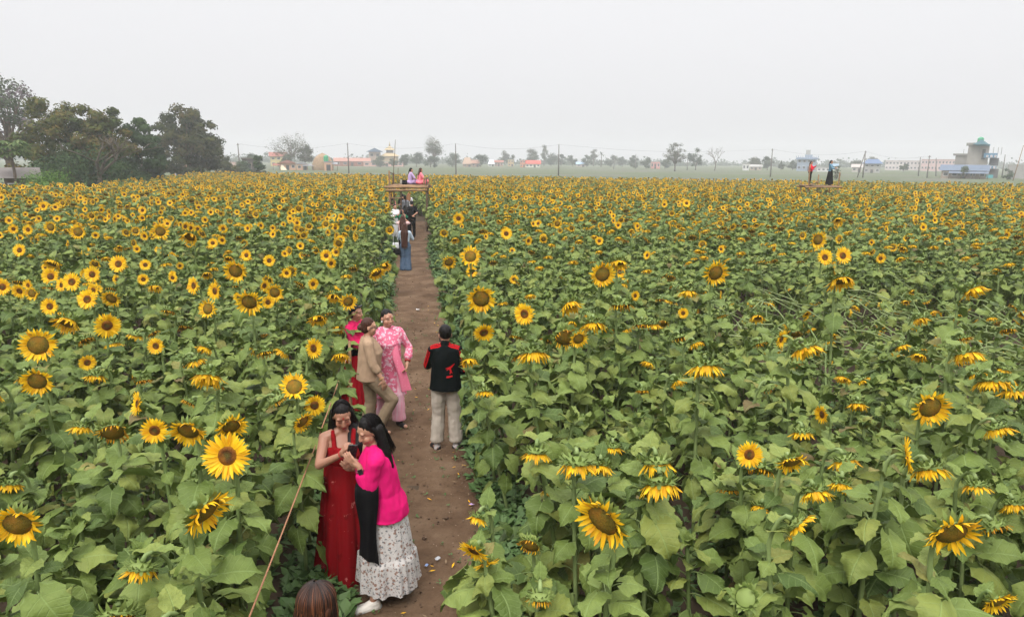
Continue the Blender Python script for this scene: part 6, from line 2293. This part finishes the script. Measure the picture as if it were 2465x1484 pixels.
me = bpy.data.meshes.new('sunflower_field')
me.from_pydata([(p['x'], p['y'], 0) for p in rest], [], [])
idx, rot, scl = [], [], []
for p in rest:
    i, H = g0.choice(KIDX[p['kind']])
    lod = p.get('lod', 0)
    s = p['H'] / H
    rx, ry = g0.uniform(-0.07, 0.07), g0.uniform(-0.07, 0.07)
    if lod > 0.3:
        if g0.random() < 0.8:
            i = g0.choice(LOD_I)
        t, w = g0.uniform(0.75, 1.35) * min(1, lod + 0.3), g0.gauss(0.6, 0.8)
        rx, ry = t * math.sin(w), t * math.cos(w)
        s = g0.uniform(0.85, 1.0)
    idx.append(i)
    rot.append((rx, ry, p['az'] if lod < 0.3 else g0.uniform(0, 6.28)))
    scl.append(s * g0.uniform(0.96, 1.04))
for nm, ty, data, key in (('idx', 'INT', idx, 'value'), ('rot', 'FLOAT_VECTOR', np.array(rot).ravel(), 'vector'), ('scl', 'FLOAT', scl, 'value')):
    a = me.attributes.new(nm, ty, 'POINT')
    a.data.foreach_set(key, np.array(data, dtype=np.int32 if ty == 'INT' else np.float32))
field = link('sunflower_field', me)
tag(field, 'dense field of sunflowers reaching back to the far plain', 'sunflowers', None, 'stuff')


def scatter(obj, coll):
    ng = bpy.data.node_groups.new('scatter', 'GeometryNodeTree')
    ng.interface.new_socket('Geometry', in_out='INPUT', socket_type='NodeSocketGeometry')
    ng.interface.new_socket('Geometry', in_out='OUTPUT', socket_type='NodeSocketGeometry')
    N, L = ng.nodes.new, ng.links.new
    gi, go, iop, ci = N('NodeGroupInput'), N('NodeGroupOutput'), N('GeometryNodeInstanceOnPoints'), N('GeometryNodeCollectionInfo')
    ci.inputs['Collection'].default_value = coll
    ci.inputs['Separate Children'].default_value = True
    ci.inputs['Reset Children'].default_value = True
    iop.inputs['Pick Instance'].default_value = True
    L(gi.outputs[0], iop.inputs['Points'])
    L(ci.outputs[0], iop.inputs['Instance'])
    for nm, ty, sock in (('idx', 'INT', 'Instance Index'), ('rot', 'FLOAT_VECTOR', 'Rotation'), ('scl', 'FLOAT', 'Scale')):
        a = N('GeometryNodeInputNamedAttribute')
        a.data_type = ty
        a.inputs[0].default_value = nm
        L(a.outputs[0], iop.inputs[sock])
    L(iop.outputs[0], go.inputs[0])
    md = obj.modifiers.new('scatter', 'NODES')
    md.node_group = ng


scatter(field, protos)

# stalks lying broken in the trampled patch
gs = random.Random(17)
fs = MB()
for k in range(300):
    x, y = gs.uniform(2.6, 12.6), gs.uniform(8.4, 15.8)
    if lodged(x, y) < gs.uniform(0.2, 0.8):
        continue
    a, e, L = gs.gauss(2.6, 1.6), gs.uniform(-0.12, 0.5), gs.uniform(0.6, 1.6)
    p = V3(x, y, gs.uniform(0.15, 0.75))
    d = V3(math.cos(a) * math.cos(e), math.sin(a) * math.cos(e), math.sin(e))
    r = gs.uniform(0.007, 0.014)
    b_ = V3(gs.uniform(-.12, .12), gs.uniform(-.12, .12), gs.uniform(-.05, .15))
    fs.tube([p, p + d * L * .3 + b_ * .7, p + d * L * .6 + b_, p + d * L], [r, r, r, r * .8], 5, 0, rnd=gs.random() * .9)
tag(link('fallen_stalks', fs.mesh('fallen_stalks', [m_green('bare_stalk', (0.14, 0.185, 0.060), (0.22, 0.26, 0.11))])), 'tangle of pale broken stalks in the trampled patch', 'stalks', None, 'stuff')
# ------------------------------------------------------------------ ground, path, weeds
def m_ground():
    t = NT('earth_and_far_fields')
    g = t.n('NewGeometry')
    sp = t.n('SeparateXYZ')
    t.l(g.outputs['Position'], sp.inputs[0])
    n1 = t.noise(1.3, 6, g.outputs['Position'])
    soil = t.mix(t.math('MULTIPLY_ADD', n1, 2.0, -0.5, clamp=True), (0.045, 0.032, 0.021), (0.085, 0.060, 0.040))
    mp = t.n('Mapping')
    mp.inputs['Scale'].default_value = (0.012, 0.055, 1)
    t.l(g.outputs['Position'], mp.inputs[0])
    b = t.noise(1.0, 4, mp.outputs[0], 0.7)
    far = t.ramp(b, [(0.30, (0.13, 0.115, 0.10)), (0.44, (0.095, 0.11, 0.055)), (0.5, (0.070, 0.10, 0.040)), (0.58, (0.135, 0.12, 0.115)), (0.7, (0.085, 0.115, 0.05))])
    n2 = t.noise(0.35, 8, g.outputs['Position'], 0.75)
    far = t.mix(t.math('MULTIPLY_ADD', n2, 3.0, -1.1, clamp=True), t.mix(0.5, far, (0.05, 0.06, 0.03)), far)
    edge = t.math('ADD', sp.outputs[1], t.math('MULTIPLY', sp.outputs[0], 0.24))
    fac = t.math('MULTIPLY', t.math('SUBTRACT', edge, 87.0), 0.4, clamp=True)
    lft = t.math('MULTIPLY', t.math('SUBTRACT', -36.0, sp.outputs[0]), 0.5, clamp=True)
    col = t.mix(t.math('MAXIMUM', fac, lft), soil, far)
    return t.done(t.bsdf(col, 0.95, 0.1, t.noise(9.0, 6, g.outputs['Position']), 0.5, 0.03))


mb = MB()
V, F = [], []
xs = [-800, -500, -200, -90, -40, -15, -5, 0, 5, 15, 40, 90, 200, 500, 800]
ys = [-60, -10, 0, 5, 10, 20, 40, 70, 100, 140, 200, 300, 500, 800]
for yy in ys:
    for xx in xs:
        V.append((xx, yy, 0))
n = len(xs)
for j in range(len(ys) - 1):
    for i in range(n - 1):
        F.append((j * n + i, j * n + i + 1, (j + 1) * n + i + 1, (j + 1) * n + i))
mb.add(V, F)
gr = link('ground', mb.mesh('ground', [m_ground()]))
tag(gr, 'brown field soil running into hazy green farmland', 'ground', None, 'structure')


def m_path():
    t = NT('trodden_earth')
    g = t.n('NewGeometry')
    P = g.outputs['Position']
    n1 = t.noise(1.6, 7, P, 0.65)
    col = t.ramp(n1, [(0.28, (0.055, 0.032, 0.018)), (0.46, (0.088, 0.053, 0.031)), (0.58, (0.120, 0.076, 0.046)), (0.75, (0.165, 0.112, 0.072))])
    n2 = t.noise(26.0, 5, P, 0.7)
    col = t.mix(t.math('MULTIPLY_ADD', n2, 4.0, -2.35, clamp=True), col, (0.045, 0.028, 0.018))
    vo = t.n('TexVoronoi')
    vo.inputs['Scale'].default_value = 17.0
    t.l(P, vo.inputs['Vector'])
    sp = t.math('MULTIPLY', t.math('LESS_THAN', vo.outputs[0], 0.10), t.math('GREATER_THAN', t.noise(5.0, 2, P), 0.53))
    col = t.mix(sp, col, (0.26, 0.20, 0.145))
    h = t.math('ADD', t.noise(7.0, 6, P), t.math('MULTIPLY', n2, 0.5))
    return t.done(t.bsdf(col, 0.95, 0.1, h, 0.9, 0.035))


V, F = [], []
NY, NX = 420, 15
for j in range(NY):
    yy = 0.5 + 40 * (j / (NY - 1)) ** 1.5
    for i in range(NX):
        s = -1 + 2 * i / (NX - 1)
        xx = path_x(yy) + s * (PATH_HALF + 0.14)
        z = 0.016 + 0.018 * noise.noise(Vector((xx * 3, yy * 3, 0))) + 0.010 * noise.noise(Vector((xx * 9, yy * 9, 4))) - 0.016 * (1 - abs(s)) + (-0.03 if abs(s) > 0.95 else 0)
        V.append((xx, yy, z + 0.012))
for j in range(NY - 1):
    for i in range(NX - 1):
        F.append((j * NX + i, j * NX + i + 1, (j + 1) * NX + i + 1, (j + 1) * NX + i))
pa = link('path', MB().add(V, F).mesh('path', [m_path()]))
tag(pa, 'bare brown earth path cutting through the sunflowers', 'path', None, 'structure')

# low weeds along the path and under the crop
g1 = random.Random(21)
W = MB()


def tuft(x, y, s, n):
    for k in range(n):
        a = g1.uniform(0, 2 * PI)
        r0 = g1.uniform(0, 0.05) * s
        L = s * g1.uniform(0.06, 0.15)
        e = g1.uniform(0.1, 1.2)
        d = Vector((math.cos(a) * math.cos(e), math.sin(a) * math.cos(e), math.sin(e)))
        sd = Vector((-math.sin(a), math.cos(a), 0)) * L * g1.uniform(0.2, 0.38)
        b = Vector((x + math.cos(a) * r0, y + math.sin(a) * r0, 0.02 + g1.uniform(0, 0.07) * s))
        W.add([b, b + d * L * 0.5 + sd, b + d * L - Vector((0, 0, L * 0.2)), b + d * L * 0.5 - sd], [(0, 1, 2, 3)], 0, None, g1.random() * 0.93)


for k in range(7500):
    yy = 2.4 + 30 * g1.random() ** 1.7
    s = -1 if g1.random() < 0.58 else 1
    off = PATH_HALF + (g1.gauss(0.22, 0.18) if s < 0 else g1.gauss(0.16, 0.16))
    if off < PATH_HALF - 0.2:
        continue
    dens = noise.noise(Vector((s * 5, yy * 1.3, off * 2))) + (0.45 if off > PATH_HALF else -0.05)
    if dens < 0:
        continue
    tuft(path_x(yy) + s * off, yy, g1.uniform(0.5, 1.3) * (1.0 if off > PATH_HALF else 0.5), 7)
for k in range(1600):
    yy = 2.0 + 9 * g1.random()
    xx = g1.uniform(-0.8 * yy, 0.8 * yy)
    if abs(xx - path_x(yy)) > PATH_HALF + 0.1:
        tuft(xx, yy, 1.1, 6)
for k in range(260):
    yy = 2.4 + 14 * g1.random() ** 1.4
    tuft(path_x(yy) + g1.uniform(-0.55, 0.62), yy, 0.28, 4)
M_WEED = m_green('weed_leaf', (0.055, 0.105, 0.030), (0.085, 0.14, 0.045))
wd = link('weeds', W.mesh('weeds', [M_WEED], smooth=False))
tag(wd, 'low green weeds along both edges of the path', 'weeds', None, 'stuff')

D = MB()
for k in range(420):
    yy = 3 + 14 * g1.random() ** 1.4
    s = -1 if g1.random() < 0.3 else 1
    off = PATH_HALF + g1.gauss(0.0, 0.18) if g1.random() < 0.75 else g1.uniform(0, PATH_HALF)
    x, a, L = path_x(yy) + s * off, g1.uniform(0, 6.28), g1.uniform(0.015, 0.035)
    e, f_ = Vector((math.cos(a), math.sin(a), 0.25)) * L, Vector((-math.sin(a), math.cos(a), 0)) * L * 0.3
    b = Vector((x, yy, 0.045))
    D.add([b - e, b + f_, b + e, b - f_], [(0, 1, 2, 3)], 0 if g1.random() < 0.35 else 1, None, g1.random())
fp = link('fallen_petals', D.mesh('fallen_petals', [M_PETAL, simple('dry_straw', (0.22, 0.15, 0.085), (0.10, 0.065, 0.04))], smooth=False))
cl = MB()
for k in range(1500):
    yy = 2.6 + 20 * g1.random() ** 1.8
    x, r = path_x(yy) + g1.uniform(-0.78, 0.78), g1.uniform(0.004, 0.013) * (2.0 if g1.random() < 0.08 else 1)
    P = [(x + r * g1.uniform(.6, 1.3) * math.cos(w), yy + r * g1.uniform(.6, 1.3) * math.sin(w), 0.012 + r * z) for z in (0, .9) for w in [i * 1.2566 for i in range(5)]]
    P.append((x, yy, 0.012 + r * g1.uniform(1.1, 1.6)))
    cl.add(P, [(i, (i + 1) % 5, 5 + (i + 1) % 5, 5 + i) for i in range(5)] + [(5 + i, 5 + (i + 1) % 5, 10) for i in range(5)])
tag(link('soil_clods', cl.mesh('soil_clods', [simple('clod', (0.105, 0.068, 0.044), (0.06, 0.038, 0.025), 12, 0.95, 0.1)], smooth=False)), 'crumbs of dry earth scattered over the path', 'clods', None, 'stuff')
tag(fp, 'fallen yellow petals and dry leaf bits on the path', 'petals', None, 'stuff')

# ------------------------------------------------------------------ light, sky, air, camera
w = bpy.data.worlds.new('World')
S.world = w
w.use_nodes = True
nt = w.node_tree
nt.nodes.clear()
wo, bg, sky, hs, mx = (nt.nodes.new(x) for x in ('ShaderNodeOutputWorld', 'ShaderNodeBackground', 'ShaderNodeTexSky', 'ShaderNodeHueSaturation', 'ShaderNodeMix'))
SUN_EL, SUN_AZ = 52, 200          # degrees; azimuth clockwise from +Y
sky.sky_type = 'NISHITA'
sky.sun_disc = False
sky.sun_elevation = R(SUN_EL)
sky.sun_rotation = R(SUN_AZ)
sky.dust_density = 6.0
sky.air_density = 1.0
hs.inputs['Saturation'].default_value = 0.10
mx.data_type = 'RGBA'
mx.inputs[0].default_value = 0.80
mx.inputs[7].default_value = (10.4, 10.36, 10.62, 1)      # the even white cloud deck
nt.links.new(sky.outputs[0], hs.inputs['Color'])
nt.links.new(hs.outputs[0], mx.inputs[6])
# overcast deck after the CIE sky: the zenith is brighter than the horizon
tc, sx, mr, vm = (nt.nodes.new(x) for x in ('ShaderNodeTexCoord', 'ShaderNodeSeparateXYZ', 'ShaderNodeMath', 'ShaderNodeVectorMath'))
nt.links.new(tc.outputs['Generated'], sx.inputs[0])
mr.operation = 'MULTIPLY_ADD'
mr.use_clamp = False
nt.links.new(sx.outputs[2], mr.inputs[0])
mr.inputs[1].default_value = 0.40
mr.inputs[2].default_value = 0.82
m1 = nt.nodes.new('ShaderNodeMath')
m1.operation = 'SUBTRACT'
nt.links.new(sx.outputs[2], m1.inputs[0])
m1.inputs[1].default_value = 0.26
m2 = nt.nodes.new('ShaderNodeMath')
m2.operation = 'MAXIMUM'
nt.links.new(m1.outputs[0], m2.inputs[0])
m2.inputs[1].default_value = 0.0
m3 = nt.nodes.new('ShaderNodeMath')
m3.operation = 'MULTIPLY_ADD'
nt.links.new(m2.outputs[0], m3.inputs[0])
m3.inputs[1].default_value = 3.3
nt.links.new(mr.outputs[0], m3.inputs[2])
mn = nt.nodes.new('ShaderNodeMath')
mn.operation = 'MAXIMUM'
nt.links.new(m3.outputs[0], mn.inputs[0])
mn.inputs[1].default_value = 0.82
vm.operation = 'SCALE'
nt.links.new(mx.outputs[2], vm.inputs[0])
nt.links.new(mn.outputs[0], vm.inputs[3])
nt.links.new(vm.outputs[0], bg.inputs[0])
bg.inputs[1].default_value = 0.085
nt.links.new(bg.outputs[0], wo.inputs[0])

sl = bpy.data.lights.new('sun', 'SUN')
sl.energy = 1.4
sl.angle = R(25)
sl.color = (1.0, 0.965, 0.91)
so = bpy.data.objects.new('sun', sl)
COL.objects.link(so)
so.rotation_euler = Euler((R(90 - SUN_EL), 0, R(180 - SUN_AZ)), 'XYZ')

hz = NT('pale_haze')
pv = hz.n('VolumePrincipled')
pv.inputs['Color'].default_value = (0.86, 0.872, 0.89, 1)
pv.inputs['Density'].default_value = HAZE
pv.inputs['Anisotropy'].default_value = 0.5
hz.t.links.new(pv.outputs[0], hz.out.inputs['Volume'])
mb = MB().box((0, 380, 11.5), (1640, 900, 25.0))
ho = link('haze', mb.mesh('haze', [hz.m], smooth=False))
tag(ho, 'pale haze veiling the distant trees and houses', 'haze', None, 'stuff')

cd = bpy.data.cameras.new('camera')
cd.sensor_width = 36.0
cd.lens = 36.0 * FPX / 2464.0
cd.clip_start, cd.clip_end = 0.05, 4000
co = bpy.data.objects.new('camera', cd)
COL.objects.link(co)
m = Matrix((_r, _u, -_f)).transposed().to_4x4()
m.translation = CAM
co.matrix_world = m
S.camera = co
S.view_settings.view_transform = 'Standard'
S.view_settings.look = 'None'
S.view_settings.exposure = EXPO
S.view_settings.gamma = 1.0
S.cycles.max_bounces = 6
S.cycles.diffuse_bounces = 2
S.cycles.glossy_bounces = 2
S.cycles.transmission_bounces = 3
S.cycles.transparent_max_bounces = 8
S.cycles.volume_bounces = 3
S.cycles.use_denoising = True
